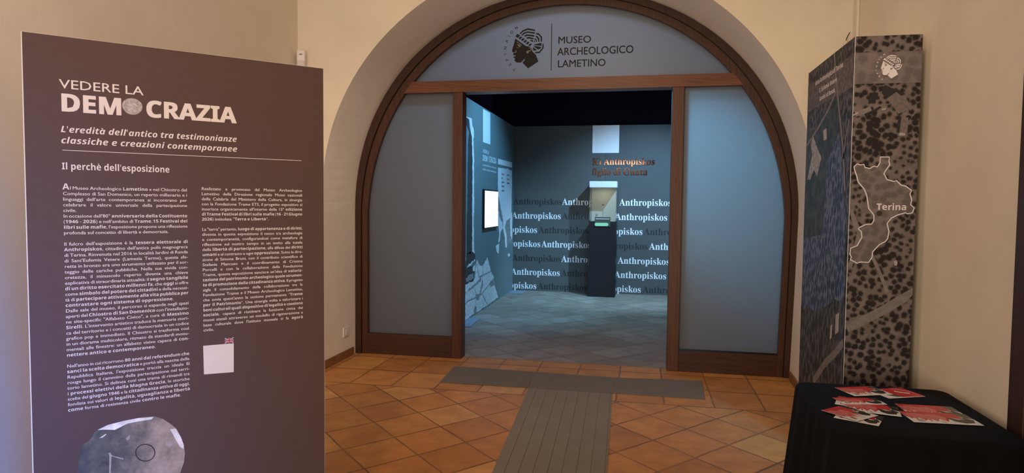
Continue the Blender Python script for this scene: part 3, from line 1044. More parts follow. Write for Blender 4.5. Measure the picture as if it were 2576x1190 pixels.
mb = MB(); dbox(mb, 0.004, 0.078, 0.0, 0.045, 2.660, 2.826); mb.build('housing', 'plastic_white', det, bevel=0.016, seg=4)
mb = MB(); dbox(mb, 0.008, 0.074, 0.030, 0.049, 2.672, 2.735); mb.build('lens', 'plastic_lens', det, bevel=0.006)
mb = MB(); dbox(mb, 0.028, 0.055, 0.044, 0.0465, 2.783, 2.789); mb.build('slot', 'dark_slot', det)
mb = MB(); dbox(mb, 0.020, 0.06, -0.03, 0.0, 2.69, 2.80); mb.build('bracket', 'plastic_white', det)

# cable trunking in the right corner and the conduit stub behind the box
mb = MB(); mb.box(XR - 0.001, YF - 0.085, 0.08, XR - 0.02, YF - 0.002, 4.3)
tr_ = mb.build('cable_trunking', 'trunking_cream', bevel=0.003)
tag(tr_, 'cream vertical cable trunking in the right corner behind the aerial photo box', 'trunking')
cd = thing('cable_conduit', 'white conduit with a black wire end sticking up behind the aerial photo box', 'conduit', (1.468, 5.34, 0))
path = [(1.468, 5.345, 0.08 + 0.1 * i) for i in range(27)]
mb = MB(); mb.tube(path + [(1.468, 5.345, 2.745)], 0.013, 12); mb.build('pipe', 'conduit_white', cd, smooth=True)
mb = MB(); mb.tube([(1.466, 5.345, 2.60), (1.468, 5.344, 2.745), (1.473, 5.342, 2.765), (1.480, 5.34, 2.782), (1.492, 5.34, 2.806)], 0.0032, 8); mb.build('wire', 'wire_black', cd)

# ================================================================== the aerial photo box
BX0, BX1, BY0, BY1, BZ = 1.141, 1.484, 3.985, 5.02, 2.45
box = thing('photo_box', 'tall box covered with aerial photographs, standing in the right corner behind the low table', 'display', ((BX0 + BX1) / 2, (BY0 + BY1) / 2, 0))
mb = MB(); mb.box(BX0 + 0.002, BY0 + 0.002, 0, BX1, BY1, BZ); mb.build('body', 'foam_board', box)
QF = Frame((BX0, BY0, 0), (1, 0, 0), (0, 0, 1))           # front face
QS = Frame((BX0, BY1, 0), (0, -1, 0), (0, 0, 1))          # side face, x running towards the camera
FWD_ = BX1 - BX0; SWD = BY1 - BY0


def on(fr, l):
    return [fr.uv(p) for p in l]


def rect(mb, fr, x0, y0, x1, y1, l=0.0, m=0):
    mb.slab([fr.p(x0, y0, -0.001), fr.p(x1, y0, -0.001), fr.p(x1, y1, -0.001), fr.p(x0, y1, -0.001)], fr.N * (0.001 + l), m)


mb = MB(); rect(mb, QF, 0.004, 0.0, FWD_, BZ); fp = mb.build('front_print', 'aerial_grove', box)
bz = on(QF, [(2150, 133), (2135, 212)])
mb = MB(); rect(mb, QF, 0.004, bz[1][1], FWD_, bz[0][1], 0.0008); mb.build('pale_band', 'aerial_grove_band', fp)


def decal(fr, polys, mats, name, parent, l=0.0012):
    umin, umax = (0.004, FWD_) if fr is QF else (0.0, SWD - 0.004)
    for i, (pts, m) in enumerate(polys):
        mb = MB(); mb.face([fr.p(min(umax, max(umin, q[0])), min(BZ, max(0, q[1])), l + 0.0002 * i) for q in on(fr, pts)], 0, fr.N)
        mb.build(name, mats[m], parent)


ZE = lambda l: zz(l, 2000, 60, 3.967)
ZF = lambda l: zz(l, 2000, 340, 3.3056)
ZG = lambda l: zz(l, 1640, 590, 1.983)
# roads, roofs and shadows that belong to the photograph on the front
mb = MB()
for pts, w in ((ZG([(968, 470), (1050, 430), (1150, 380), (1250, 320), (1315, 285)]), 0.050), (ZF([(455, 620), (500, 740), (540, 820), (500, 960), (445, 1100)]), 0.030),
               (ZE([(600, 900), (680, 880), (760, 850)]), 0.03), (ZG([(1090, 90), (1140, 200), (1175, 290)]), 0.018)):
    q = [QF.p(*QF.uv(p)) for p in pts]
    mb = MB(); mb.strip(q, w, QF.N, 0.0011, 0).clip_u(QF, 0.004, FWD_, BZ); mb.build('printed_road', 'aerial_road', fp)
decal(QF, [(ZE([(915, 745), (1010, 680), (1040, 700), (1060, 720), (1090, 710), (1150, 810), (1140, 850), (1030, 900), (960, 800)]), 0),
           (ZE([(1060, 930), (1130, 935), (1120, 1090), (1040, 1090)]), 0),
           (ZE([(860, 650), (900, 610), (960, 640), (1030, 660), (1100, 700), (1060, 720), (1010, 680), (915, 745), (870, 700)]), 1),
           (ZE([(730, 770), (790, 675), (830, 690), (825, 740), (780, 790), (730, 800)]), 1),
           (ZE([(1035, 900), (1060, 930), (1040, 1090), (1010, 1080)]), 1),
           (ZE([(690, 900), (780, 860), (850, 820), (860, 835), (790, 885), (700, 930)]), 1),
           (ZE([(1040, 1085), (1100, 1090), (1095, 1115), (1035, 1115)]), 2), (ZE([(860, 850), (905, 840), (905, 855), (865, 865)]), 2),
           (ZF([(820, 1050), (840, 1040), (852, 1060), (845, 1085), (825, 1085)]), 2), (ZE([(575, 905), (625, 880), (630, 895), (578, 920)]), 2)],
      ['aerial_roof', 'aerial_shadow', 'aerial_pale'], 'printed_patch', fp)
# outline of the region with its name
cal = ZF([(490, 262), (515, 240), (545, 248), (572, 243), (580, 268), (620, 278), (655, 258), (683, 265), (705, 230), (708, 182), (783, 182), (780, 220), (788, 245),
          (760, 285), (738, 320), (765, 370), (820, 385), (842, 378), (880, 415), (922, 425), (968, 460), (955, 490), (970, 540), (960, 580), (990, 605), (975, 645),
          (935, 655), (915, 645), (850, 665), (800, 690), (765, 735), (780, 800), (770, 860), (750, 885), (700, 910), (645, 970), (638, 1020), (610, 1058), (540, 1055),
          (515, 1065), (460, 1035), (468, 1015), (455, 990), (462, 940), (515, 920), (555, 850), (550, 800), (525, 780), (540, 765), (590, 742), (635, 740), (655, 710),
          (655, 665), (612, 610), (595, 500), (575, 450), (525, 390), (512, 340), (495, 290)])
q = on(QF, cal)
mb = MB(); mb.face([QF.p(*p, 0.0013) for p in q], 0, QF.N); mb.build('map_area', 'aerial_map_fill', fp)
mb = MB(); mb.strip([QF.p(*p) for p in q], 0.0055, QF.N, 0.0016, 0, True); mb.build('map_outline', 'print_white', fp)
mb = MB()
p0 = QF.uv((2204, 528)); p1 = QF.uv((2279, 528)); pt = QF.uv((2204, 512))
put_fit(mb, QF, p0[0], p0[1], 'Terina', 'bold', pt[1] - p0[1], p1[0] - p0[0], 0.0017)
mb.build('map_name', 'print_white', fp)
c = QF.uv((2212, 537)); mb = MB()
mb.face([QF.p(c[0] + 0.015 * math.cos(2 * PI * i / 28), c[1] + 0.015 * math.sin(2 * PI * i / 28), 0.0017) for i in range(28)], 0, QF.N)
mb.build('map_dot', 'dark_slot', fp)
et_, eb_ = QF.uv((2245, 138)), QF.uv((2245, 198)); ec = QF.uv((2242, 168))
mb = MB(); emblem(mb, QF, ec[0], ec[1], et_[1] - eb_[1], 0, 1, 0.0014); mb.build('emblem', ['print_white', 'aerial_roof'], fp)
# side photograph
mb = MB(); rect(mb, QS, 0.0, 0.0, SWD - 0.004, BZ); sp_ = mb.build('side_print', 'aerial_side', box)
b0, b1 = on(QS, [(2150, 133), (2140, 222)])
mb = MB(); rect(mb, QS, 0.0, b1[1], SWD - 0.004, b0[1], 0.0006); mb.build('pale_band', 'aerial_side_band', sp_)
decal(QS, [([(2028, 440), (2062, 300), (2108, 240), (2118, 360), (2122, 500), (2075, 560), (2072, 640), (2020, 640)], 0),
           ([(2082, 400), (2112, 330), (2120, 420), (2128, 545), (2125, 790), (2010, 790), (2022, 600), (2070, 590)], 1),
           ([(2010, 765), (2022, 778), (2035, 772), (2050, 784), (2062, 776), (2078, 772), (2090, 762), (2100, 752), (2112, 760), (2126, 740), (2120, 975), (2000, 975)], 2)], ['aerial_meadow', 'aerial_field_blue_sheen', 'aerial_scrub'], 'printed_field', sp_, 0.0009)
mb = MB()
for pts, w in (([(2100, 130), (2103, 190), (2108, 240), (2115, 310), (2122, 380), (2126, 480)], 0.030), ([(2028, 370), (2060, 320), (2085, 275), (2104, 230)], 0.022),
               ([(2122, 400), (2128, 350), (2138, 300)], 0.02), ([(2046, 960), (2075, 915), (2100, 890), (2122, 862)], 0.05)):
    mb = MB(); mb.strip([QS.p(*QS.uv(p)) for p in pts], w, QS.N, 0.0016, 0).clip_u(QS, 0.0, SWD - 0.004, BZ); mb.build('printed_road', 'aerial_road', sp_)
ZS = lambda l: zz(l, 2000, 340, 3.3056)
decal(QS, [(ZS([(135, 60), (155, 10), (172, 60), (190, 110), (222, 185), (186, 345), (160, 290), (128, 370), (104, 370), (120, 290), (145, 160), (138, 110)]), 0),
           ([(2072, 328), (2080, 322), (2081, 350), (2073, 354)], 1)], ['aerial_excavation', 'aerial_pale'], 'printed_excavation', sp_, 0.0019)
decal(QS, [([(2103, 792), (2112, 786), (2110, 835), (2101, 842)], 0), ([(2090, 820), (2095, 815), (2093, 850), (2088, 855)], 0), ([(2127, 590), (2131, 588), (2128, 668), (2125, 670)], 1)],
      ['aerial_pale', 'aerial_shadow'], 'printed_shed', sp_, 0.0019)
mb = MB()
for s, a_, b_, ca in (('Area Archeologica di Terina', (2052, 216), (2121, 174), 11), ('S. Eufemia Vetere', (2062, 233), (2106, 206), 10.5), ('Iardini di Renda', (2063, 254), (2101, 232), 10.5)):
    q0, q1, qt = QS.uv(a_), QS.uv(b_), QS.uv((a_[0], a_[1] - ca))
    mb = MB(); put_fit(mb, QS, q0[0], q0[1], s, 'bold', qt[1] - q0[1], q1[0] - q0[0], 0.0026); mb.build('text_line', 'print_white', sp_)

# ================================================================== tactile floor mats
def mat_piece(name, pts, z, label, material='mat_grey'):
    mb = MB(); mb.slab([(p[0], p[1], 0.0005) for p in pts], (0, 0, z))
    return tag(mb.build(name, material, bevel=0.002), label, 'mat', 'grey floor mats laid in a T before the arch')


mat_piece('floor_mat', [(-1.64, 5.185), (-0.888, 5.19), (-0.938, 5.70), (-1.67, 5.735)], 0.005, 'grey floor mat forming the left arm of the T before the arch')
mat_piece('floor_mat', [(-0.885, 5.19), (-0.205, 5.195), (-0.212, 5.675), (-0.935, 5.70)], 0.005, 'square grey floor mat at the crossing of the T before the arch')
mat_piece('floor_mat', [(-0.202, 5.195), (0.505, 5.195), (0.53, 5.745), (-0.209, 5.675)], 0.005, 'grey floor mat forming the right arm of the T before the arch')
st = thing('ribbed_floor_mat', 'long ribbed grey floor mat running from the T towards the viewer', 'mat', (-0.5, 4.0, 0))
ya, yb = 1.6, 5.18


def sx_(y, t):
    l = -0.883 + (5.2 - y) * 0.052; r = -0.207 + (5.2 - y) * 0.026
    return l + (r - l) * t


mb = MB(); mb.slab([(sx_(yb, 0), yb, 0.0005), (sx_(yb, 1), yb, 0.0005), (sx_(ya, 1), ya, 0.0005), (sx_(ya, 0), ya, 0.0005)], (0, 0, 0.004)); mb.build('backing', 'mat_grey_light', st)
for i in range(8):
    t = (i + 0.5) / 8
    mb = MB(); mb.slab([(sx_(yb, t - 0.042), yb - 0.004, 0.0045), (sx_(yb, t + 0.042), yb - 0.004, 0.0045), (sx_(ya, t + 0.042), ya, 0.0045), (sx_(ya, t - 0.042), ya, 0.0045)], (0, 0, 0.0035))
    mb.build('rib', 'mat_grey_light', st, bevel=0.003)

# ================================================================== the low table, its cloth and the flyers
TZ = 0.60
def cloth():
    x0, x1, y0, y1 = 0.795, 1.478, 2.778, 3.555
    n = 96; ring = []
    rc = 0.055
    pts = []
    for cx_, cy_, a0 in ((x1 - rc, y1 - rc, 0), (x0 + rc, y1 - rc, 90), (x0 + rc, y0 + rc, 180), (x1 - rc, y0 + rc, 270)):
        for i in range(9):
            a_ = math.radians(a0 + i * 90 / 8)
            pts.append(Vector((cx_ + rc * math.cos(a_), cy_ + rc * math.sin(a_), 0)))
    # resample evenly along the rim
    L = [0]
    for i in range(len(pts)):
        L.append(L[-1] + (pts[(i + 1) % len(pts)] - pts[i]).length)
    rim = []
    for j in range(n):
        d = L[-1] * j / n; i = max(q for q in range(len(pts)) if L[q] <= d)
        t = (d - L[i]) / max(1e-9, L[i + 1] - L[i]); rim.append(pts[i].lerp(pts[(i + 1) % len(pts)], t))
    cen = Vector(((x0 + x1) / 2, (y0 + y1) / 2, 0))
    vs = []; fs = []
    levels = [(0.0, 0.90, 0.0), (0.0, 0.975, 0.0), (0.0015, 1.0, 0.0), (0.010, 1.0, 0.009), (0.03, 1.0, 0.013), (0.10, 1.0, 0.018), (0.20, 1.0, 0.026), (0.32, 1.0, 0.036), (0.45, 1.0, 0.047), (0.592, 1.0, 0.060)]
    for dz, sc, fl in levels:
        for j, p in enumerate(rim):
            a_ = (rim[(j + 1) % n] - rim[j - 1]).normalized(); out = Vector((a_.y, -a_.x, 0))
            fold = math.sin(j * 2 * PI / n * 17 + math.sin(j * 0.5)) * 0.5 + 0.5
            right = p.x > x1 - 0.03
            k2 = fl * (0.65 + 0.75 * fold) * (0.32 if right else 1.0)
            q = cen + (p - cen) * sc + out * k2
            vs.append((q.x, q.y, TZ + 0.001 - dz))
    for l in range(len(levels) - 1):
        for j in range(n):
            k2 = (j + 1) % n
            fs.append((l * n + j, (l + 1) * n + j, (l + 1) * n + k2, l * n + k2))
    fs.append(list(range(n)))
    m = MB(); m.add(vs, fs)
    o = m.build('table_cloth', 'black_cloth', smooth=True)
    so = o.modifiers.new('thick', 'SOLIDIFY'); so.thickness = 0.0025; so.offset = -1
    return tag(o, 'black cloth draped over the low table at the right', 'tablecloth')


cloth()
ZT = TZ + 0.0015
GZ = lambda p: (2080 + p[0] / 6.133, 940 + p[1] / 6.133)


def flyer(corner, along, width, depth, lev, label, art=0):
    """corner: pixel of the sheet's near left corner; along: pixel the near long edge runs to; width x depth in metres"""
    z = ZT + 0.0012 * lev
    a = at_z(GZ(corner), z); b = at_z(GZ(along), z)
    U = (b - a).normalized(); V = Vector((0, 0, 1)).cross(U)
    g = lambda u, v, l=0.0: a + U * (u * width) + V * (v * depth) + Vector((0, 0, l))
    mb = MB()
    mb.slab([g(0, 0), g(1, 0), g(1, 1), g(0, 1)], (0, 0, 0.0009), 0)

    def ink(pts, m, l):
        mb.face([g(u, v, 0.0009 + l) for u, v in pts], m, (0, 0, 1))
    if art in (0, 2):
        ink([(0.0, 1.0), (0.0, 0.50), (0.08, 0.36), (0.16, 0.48), (0.24, 0.20), (0.32, 0.44), (0.40, 0.16), (0.47, 0.42), (0.55, 0.18), (0.62, 0.44), (0.70, 0.34), (0.84, 0.58), (0.84, 1.0)], 1, 0.0001)
        ink([(0.02, 0.66), (0.05, 0.28), (0.09, 0.50), (0.13, 0.20), (0.17, 0.48), (0.22, 0.14), (0.26, 0.46), (0.31, 0.12), (0.36, 0.48), (0.42, 0.20), (0.46, 0.52), (0.54, 0.26), (0.60, 0.62), (0.50, 0.80), (0.34, 0.74), (0.20, 0.88), (0.03, 0.84)], 2, 0.0002)
        ink([(0.60, 0.52), (0.66, 0.22), (0.78, 0.10), (0.92, 0.16), (0.98, 0.40), (0.88, 0.60), (0.78, 0.50)], 3, 0.0003)
        ink([(0.80, 1.0), (0.86, 0.62), (1.0, 0.50), (1.0, 1.0)], 4 if art == 0 else 3, 0.00015)
        ink([(0.66, 0.56), (0.74, 0.42), (0.86, 0.44), (0.80, 0.48), (0.74, 0.50)], 0, 0.0004)
        ink([(0.93, 0.30), (0.97, 0.02), (1.0, 0.0), (1.0, 0.06), (0.96, 0.32)], 0, 0.0004)
        for i in range(3):
            ink([(0.10 + 0.03 * i, 0.26), (0.115 + 0.03 * i, 0.26), (0.135 + 0.03 * i, 0.10), (0.12 + 0.03 * i, 0.10)], 3, 0.0004)
        ink([(0.44, 0.22), (0.455, 0.22), (0.50, 0.06), (0.485, 0.06)], 3, 0.0004)
    else:
        ink([(0.30, 1.0), (0.20, 0.55), (0.42, 0.05), (1.0, 0.02), (1.0, 1.0)], 1, 0.0001)
        ink([(0.0, 0.9), (0.05, 0.5), (0.30, 0.1), (0.45, 0.1), (0.2, 0.9)], 4, 0.0002)
        ink([(0.55, 0.62), (0.70, 0.40), (0.82, 0.34), (0.84, 0.42), (0.72, 0.5), (0.60, 0.70)], 0, 0.0003)
        ink([(0.62, 0.95), (0.90, 0.50), (0.97, 0.30), (0.98, 0.60), (0.80, 0.95)], 2, 0.00025)
    o = mb.build('flyer', ['paper_white', 'flyer_red', 'flyer_pink', 'flyer_black', 'flyer_olive'])
    return tag(o, label, 'flyer', 'red and white flyers on the black tablecloth')


A5 = (0.21, 0.148)
flyer((960, 385), (1675, 345), 0.200, 0.15, 1, 'mostly red flyer at the back of the cloth, nearest the photo box', 1)
flyer((430, 348), (1130, 318), 0.205, 0.145, 2, 'white flyer with red hands at the back of the cloth, overlapping the red one', 0)
flyer((105, 680), (585, 770), 0.17, 0.148, 1, 'white edged flyer at the bottom of the left pile', 2)
flyer((120, 470), (700, 560), 0.19, 0.148, 2, 'white cornered flyer sticking out left in the middle of the left pile', 2)
flyer((290, 560), (1050, 655), 0.215, 0.150, 3, 'bright red flyer turned right in the left pile, its dark corner on the cloth', 2)
flyer((250, 470), (960, 480), 0.200, 0.10, 4, 'flyer with pink hands near the top of the left pile, below the back pair', 2)
flyer((470, 735), (940, 612), 0.150, 0.165, 5, 'flyer lying uppermost at the front of the left pile, white corner towards the viewer', 2)
flyer((1290, 640), (2130, 690), 0.235, 0.165, 1, 'under flyer of the right pair, its pink edge showing behind the upper one', 0)
flyer((1345, 748), (2338, 800), 0.270, 0.150, 2, 'upper flyer of the right pair nearest the wall, white corner and olive blot', 0)

# ================================================================== inside: grey exhibition walls
BYW = 11.15; LXW = -2.2; PT = 2.84
bp = thing('exhibition_wall', 'grey exhibition wall covered with the repeated word Anthropiskos behind the showcase', 'display wall', (-0.6, BYW, 0))
mb = MB(); mb.box(-2.6, BYW, 0, -0.63, BYW + 0.05, PT); mb.build('panel_board', 'panel_grey_warm', bp)
mb = MB(); mb.box(-0.628, BYW, 0, 2.2, BYW + 0.05, PT); mb.build('panel_board', 'panel_grey', bp)
BF = Frame((0, BYW, 0), (1, 0, 0), (0, 0, 1))
mb = MB()
a = at_y((1490, 385), BYW); b = at_y((1557, 385), BYW)
mb.face([BF.p(a.x, PT, 0.001), BF.p(b.x, PT, 0.001), BF.p(b.x, a.z, 0.001), BF.p(a.x, a.z, 0.001)], 0, BF.N); mb.build('white_tab', 'letter_white', bp)
wdw = at_y((1410.5, 550), BYW).x - at_y((1288, 550), BYW).x; capw = 0.1115
mbw, mbd = MB(), MB()
ROWS = [  # baseline pixel at x=1350, [(text, start or end pixel, 'l'/'r', white)]
    (515.0, [('Anthropiskos', 1291, 'l', 0), ('Anthropiskos', 1414, 'l', 1), ('Anthropiskos', 1558, 'l', 1)]),
    (550.5, [('Anthropiskos', 1288, 'l', 1), ('Anthropiskos', 1414, 'l', 0), ('Anthropiskos', 1548, 'l', 1), ('Anthropiskos', 1682, 'l', 0)]),
    (586.0, [('opiskos', 1351, 'r', 1), ('Anthropiskos', 1355, 'l', 0), ('Anthropiskos', 1616, 'r', 1), ('Anthropiskos', 1620, 'l', 0)]),
    (621.5, [('ropiskos', 1359, 'r', 1), ('Anthropiskos', 1362, 'l', 1), ('Anthropiskos', 1629, 'r', 0), ('Anthropiskos', 1633, 'l', 1)]),
    (657.5, [('Anthropiskos', 1289, 'l', 0), ('Anthropiskos', 1412, 'l', 1), ('Anthropiskos', 1554, 'l', 1)]),
    (692.5, [('Anthropiskos', 1286, 'l', 1), ('Anthropiskos', 1412, 'l', 0), ('Anthropiskos', 1546, 'l', 1), ('Anthropiskos', 1679, 'l', 0)]),
    (727.0, [('opiskos', 1349, 'r', 1), ('Anthropiskos', 1353, 'l', 0), ('Anthropiskos', 1612, 'r', 1), ('Anthropiskos', 1617, 'l', 0)])]
for yp, ws in ROWS:
    zb = at_y((1350, yp), BYW).z
    for s, px, sd, white in ws:
        x = at_y((px, yp), BYW).x
        w = wdw * glyph_w(s, 'serif') / glyph_w('Anthropiskos', 'serif')
        if sd == 'r':
            x -= w
        put_fit(mbw if white else mbd, BF, x, zb, s, 'serif', capw, w, 0.0012)
mbw.build('white_words', 'letter_white', bp); mbd.build('dark_words', 'letter_dark', bp)
mb = MB()
for s, x0, x1, yb_, yt_ in (('Ki Anthropiskos', 1490, 1647, 414.5, 398), ('figlio di Onata', 1489, 1629, 440, 423)):
    p0 = at_y((x0, yb_), BYW); p1 = at_y((x1, yb_), BYW); pt = at_y((x0, yt_), BYW)
    vs_ = len(mb.v)
    put_fit(mb, BF, p0.x, p0.z, s, 'serif', pt.z - p0.z, p1.x - p0.x, 0.010)
mb.build('mirror_lettering', 'letter_copper', bp)

lp = thing('exhibition_side_wall', 'grey side exhibition wall with a printed ruin and a lit screen on it, left inside the arch', 'display wall', (LXW, 9, 0))
mb = MB(); mb.box(LXW - 0.05, 6.7, 0, LXW, BYW - 0.003, PT); mb.build('panel_board', 'panel_grey_side', lp)
LF = Frame((LXW, 0, 0), (0, 1, 0), (0, 0, 1))
Z2 = lambda l: zz(l, 1140, 220, 3.967)
Z3 = lambda l: zz(l, 1140, 500, 3.5)


def rag(q, amp, seed):
    """torn looking edge: the outline subdivided and shaken"""
    rnd = random.Random(seed); out = []
    for i, a in enumerate(q):
        b = q[(i + 1) % len(q)]
        n = max(1, min(14, int(math.dist(a, b) / 0.045)))
        for k2 in range(n):
            t = k2 / n; j = amp if k2 else 0.0
            out.append((a[0] + (b[0] - a[0]) * t + rnd.uniform(-j, j), a[1] + (b[1] - a[1]) * t + rnd.uniform(-j, j)))
    return out


def ldecal(polys, mats, name, torn=0.0):
    mb = MB()
    for i, (pts, m, l) in enumerate(polys):
        q = [LF.uv(p) for p in pts]
        if torn:
            q = rag(q, torn, i)
        mb.face([LF.p(min(a, BYW - 0.006), max(0.004, min(b, PT - 0.004)), l) for a, b in q], m, LF.N)
    return mb.build(name, mats, lp)


ldecal([(Z2([(297, 213), (370, 255), (370, 570), (297, 545)]), 0, 0.001)], 'letter_white', 'white_tab')
ldecal([(Z2([(447, 710), (588, 748), (588, 801), (447, 765)]), 0, 0.001)], 'letter_white', 'white_bar')
ldecal([(Z2([(125, 285), (185, 310), (190, 380), (205, 430), (205, 500), (200, 520), (208, 700), (209, 1190)]) + Z3([(180, 200), (182, 440), (190, 478), (160, 490), (165, 200)]) + Z2([(185, 1190), (192, 700), (183, 490), (160, 330)]), 0, 0.001),
        (Z2([(125, 290), (160, 320), (160, 400), (185, 490), (192, 700), (188, 1190)]) + Z3([(167, 200), (165, 470), (150, 482), (118, 485), (120, 200)]) + Z2([(142, 1190), (146, 700), (152, 500), (160, 450), (128, 370)]), 1, 0.0014),
        (Z3([(78, 1080), (78, 775), (190, 700), (205, 540), (240, 590), (262, 590), (300, 515), (325, 600), (330, 635), (358, 690), (365, 760), (397, 868), (205, 1000), (185, 1012)]), 0, 0.001),
        (Z3([(74, 775), (76, 640), (110, 590), (118, 480), (165, 470), (190, 480), (195, 535), (120, 600), (185, 590), (180, 720)]), 1, 0.0014),
        (Z3([(78, 850), (180, 760), (250, 685), (245, 722), (180, 778), (90, 850), (82, 885)]), 2, 0.0014),
        (Z3([(195, 850), (235, 835), (240, 790), (258, 700), (262, 760), (240, 845), (225, 895), (205, 898)]), 2, 0.0016),
        (Z3([(316, 740), (358, 708), (365, 762), (325, 778)]), 2, 0.0014),
        (Z3([(180, 985), (190, 950), (205, 945), (205, 1000), (185, 1012)]), 2, 0.0014),
        (Z3([(76, 585), (78, 545), (110, 520), (105, 575)]), 0, 0.0018), (Z3([(76, 675), (78, 630), (93, 622), (90, 660)]), 0, 0.0018),
        (Z3([(116, 612), (130, 585), (190, 530), (192, 548), (135, 598)]), 0, 0.0018), (Z3([(170, 600), (195, 580), (192, 640), (172, 640)]), 0, 0.0018),
        (Z3([(110, 700), (130, 680), (175, 655), (180, 700), (150, 720), (115, 738)]), 2, 0.0018)],
       ['stone_print_light', 'stone_print_dark', 'stone_print_mid'], 'ruin_print', 0.012)
# thin joints of the masonry
mb = MB()
for l in ([(205, 545), (225, 690)], [(262, 590), (258, 690)], [(228, 690), (330, 640)], [(240, 850), (360, 700)], [(185, 780), (205, 860), (190, 960)], [(82, 960), (130, 900), (200, 870)], [(255, 840), (300, 930)], [(100, 980), (110, 1040)]):
    mb.strip([LF.p(*LF.uv(p)) for p in Z3(l)], 0.018, LF.N, 0.002)
mb.build('ruin_joints', 'stone_print_mid', lp)
ldecal([(Z2([(447, 795), (587, 828), (585, 1030)]) + Z3([(513, 110), (505, 165), (470, 190), (455, 250), (470, 330), (470, 430), (460, 430), (455, 340), (437, 260), (440, 180), (425, 110), (410, 40)]) + Z2([(455, 1100), (445, 1050)]), 0, 0.001),
        (Z3([(376, 30), (395, 70), (408, 165), (432, 205), (437, 255), (418, 290), (408, 380), (395, 390), (405, 300), (388, 205), (376, 180)]), 0, 0.001),
        (Z3([(372, 412), (405, 395), (400, 485), (380, 452)]), 0, 0.001), (Z3([(476, 490), (495, 480), (500, 500), (485, 508)]), 0, 0.001),
        (Z3([(512, 120), (519, 120), (519, 360), (505, 330), (498, 200)]), 0, 0.0013),
        (Z3([(508, 150), (516, 150), (518, 365), (505, 400), (488, 380), (476, 430), (468, 420), (466, 330), (452, 300), (458, 250), (470, 190)]), 1, 0.0007),
        (Z3([(384, 20), (402, 40), (425, 110), (440, 180), (438, 262), (430, 200), (408, 165), (395, 70)]), 1, 0.0006)], ['letter_white', 'stone_print_mid'], 'map_print', 0.016)
ldecal([(Z2([(485, y), (492, y), (492, y + 18), (485, y + 18)]), m, 0.0016) for y, m in ((857, 1), (897, 0), (937, 0), (977, 0), (1021, 0))] +
       [(Z2([(536, y), (542, y + 1), (542, y + 19), (536, y + 18)]), m, 0.0016) for y, m in ((866, 2), (907, 1), (946, 0))] +
       [(Z2([(498, y), (508, y + 2), (508, y + 14), (498, y + 12)]), m, 0.0016) for y, m in ((861, 1), (940, 0), (981, 0), (1025, 0))] +
       [(Z2([(546, y), (560, y + 3), (560, y + 13), (546, y + 10)]), m, 0.0016) for y, m in ((870, 2), (911, 1), (950, 0))],
       ['letter_dark', 'print_red', 'print_blue'], 'list_marks')
mb = MB()
for s, st_, a_, b_, cpx in (('VEDERE LA', 'reg', (1214.5, 383.5), (1230, 387), 9), ('DEM', 'bold', (1214, 404), (1225.5, 407), 15), ('CRAZIA', 'bold', (1230.5, 407.5), (1248.5, 412), 15),
                           ('L\'eredità dell\'antico tra testimonianze', 'bold', (1214, 416.5), (1248.5, 424), 4.6), ('classiche e creazioni contemporanee', 'bold', (1214, 427.5), (1248.5, 434), 4.6)):
    q0, q1, qt = LF.uv(a_), LF.uv(b_), LF.uv((a_[0], a_[1] - cpx))
    put_fit(mb, LF, q0[0], q0[1], s, st_, qt[1] - q0[1], q1[0] - q0[0], 0.0012)
q0 = LF.uv((1228, 401)); mb.face([LF.p(q0[0] + 0.055 * math.cos(2 * PI * i / 20), q0[1] + 0.065 * math.sin(2 * PI * i / 20), 0.0012) for i in range(20)], 1, LF.N)
mb.build('lettering', ['letter_white', 'stone_print_mid'], lp)
for px, w_, nm in (((1165, 822), (1198, 822, 1207, 802, 1178, 802), 'a'), ):
    mb = MB(); q = [at_z(p, 0.004) for p in ((1150, 822), (1183, 822), (1207, 802), (1180, 799))]
    q[0].x = q[3].x = LXW + 0.001
    mb.slab([(p.x, p.y, 0.0005) for p in q], (0, 0, 0.006)); mb.build('foot_plate', 'foot_plate_grey', lp)
mb = MB(); mb.box(LXW + 0.001, 10.72, 0.0005, LXW + 0.26, 11.05, 0.0065); mb.build('foot_plate', 'foot_plate_grey', lp)
# wall screen
y0s, z1s = LF.uv((1214, 482)); y1s, z0s = LF.uv((1246.5, 572))
z0s = 1.165; z1s = 1.685
sc_ = thing('wall_screen', 'lit white upright screen mounted on the grey side wall inside', 'screen', (LXW, (y0s + y1s) / 2, (z0s + z1s) / 2))
mb = MB(); mb.box(LXW + 0.003, y0s - 0.02, z0s - 0.02, LXW + 0.035, y1s + 0.02, z1s + 0.02); mb.build('bezel', 'screen_bezel', sc_, bevel=0.003)
mb = MB(); mb.box(LXW + 0.034, y0s, z0s, LXW + 0.037, y1s, z1s); mb.build('display', 'screen_lit', sc_)

# ------------------------------------------------------------------ showcase
VX0, VX1, VY0, VY1 = -0.848, -0.414, 10.68, 11.10
vc = thing('showcase', 'slim black showcase with a glass case and white lid before the Anthropiskos wall', 'display case', ((VX0 + VX1) / 2, (VY0 + VY1) / 2, 0))
mb = MB(); mb.box(VX0, VY0, 0, VX1, VY1, 1.235); mb.build('plinth', 'vitrine_black', vc, bevel=0.004)
mb = MB(); mb.box(VX0 + 0.02, VY0 + 0.02, 1.235, VX1 - 0.02, VY1 - 0.02, 1.243); mb.build('case_floor', 'vitrine_lining', vc)
for nm, b in (('glass_side', (VX0, VY0, VX1, VY0 + 0.008)), ('glass_side', (VX0, VY0 + 0.008, VX0 + 0.008, VY1)), ('glass_side', (VX1 - 0.008, VY0 + 0.008, VX1, VY1))):
    mb = MB(); mb.box(b[0], b[1], 1.243, b[2], b[3], 1.785); mb.build(nm, 'clear_glass', vc)
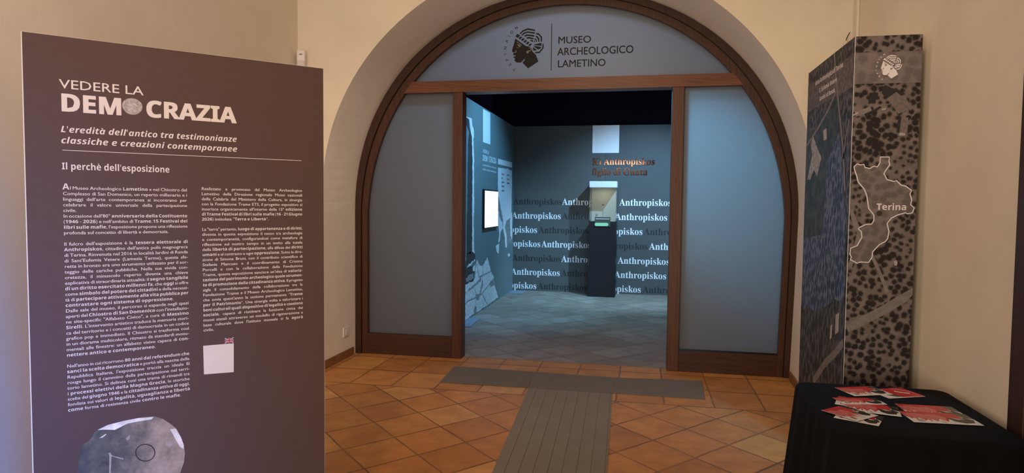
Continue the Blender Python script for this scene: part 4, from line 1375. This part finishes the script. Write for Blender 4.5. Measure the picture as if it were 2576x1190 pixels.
mb = MB(); mb.box(VX0 + 0.008, VY1 - 0.02, 1.243, VX1 - 0.008, VY1, 1.785); mb.build('case_back', 'vitrine_lining', vc)
mb = MB(); mb.box(VX0 - 0.004, VY0 - 0.004, 1.785, VX1 + 0.004, VY1, 1.885); lid = mb.build('lid', 'vitrine_white', vc, bevel=0.004)
mb = MB(); mb.box(VX0 + 0.13, VY0 + 0.05, 1.885, VX0 + 0.24, VY0 + 0.09, 1.893); mb.build('latch', 'screen_bezel', lid)
lb = thing('label_plate', 'dark green label plate on the showcase front, a green sign reflection painted as a bar', 'label', (-0.63, VY0 - 0.01, 1.24))
mb = MB(); mb.box(-0.757, VY0 - 0.016, 1.150, -0.505, VY0 - 0.002, 1.305); mb.build('plate', 'label_green_dark', lb, bevel=0.003)
mb = MB()
bar = [(-0.731 + 0.026 * math.cos(t), 1.186 + 0.026 * math.sin(t)) for t in [PI / 2 + PI * i / 10 for i in range(11)]] + \
      [(-0.563 + 0.026 * math.cos(t), 1.186 + 0.026 * math.sin(t)) for t in [-PI / 2 + PI * i / 10 for i in range(11)]]
mb.slab([(x, VY0 - 0.016, z) for x, z in bar], (0, -0.002, 0)); mb.build('painted_reflection', 'reflection_green', lb)  # reflection of a green exit sign, painted on as a solid bar
mb = MB(); mb.box(-0.745, VY0 - 0.0185, 1.272, -0.517, VY0 - 0.016, 1.280); mb.build('text_line', 'letter_white', lb)
ar = thing('bronze_ball', 'tiny bronze ball on a thin pin inside the glass showcase', 'artefact', (-0.645, 10.9, 1.243))
mb = MB(); mb.tube([(-0.645, 10.9, 1.2435), (-0.645, 10.9, 1.495)], 0.004, 8); mb.build('pin', 'steel_rod', ar)
mb = MB(); mb.ball((-0.640, 10.9, 1.508), 0.016); mb.build('ball', 'bronze', ar, smooth=True)
l = bpy.data.lights.new('showcase_lamp', 'AREA'); l.size = 0.3; l.energy = 1.4; l.color = (1.0, 0.97, 0.86)
lo = bpy.data.objects.new('showcase_lamp', l); COL.objects.link(lo); lo.location = ((VX0 + VX1) / 2, 10.88, 1.778); aim(lo, (lo.location.x, 10.95, 1.2))
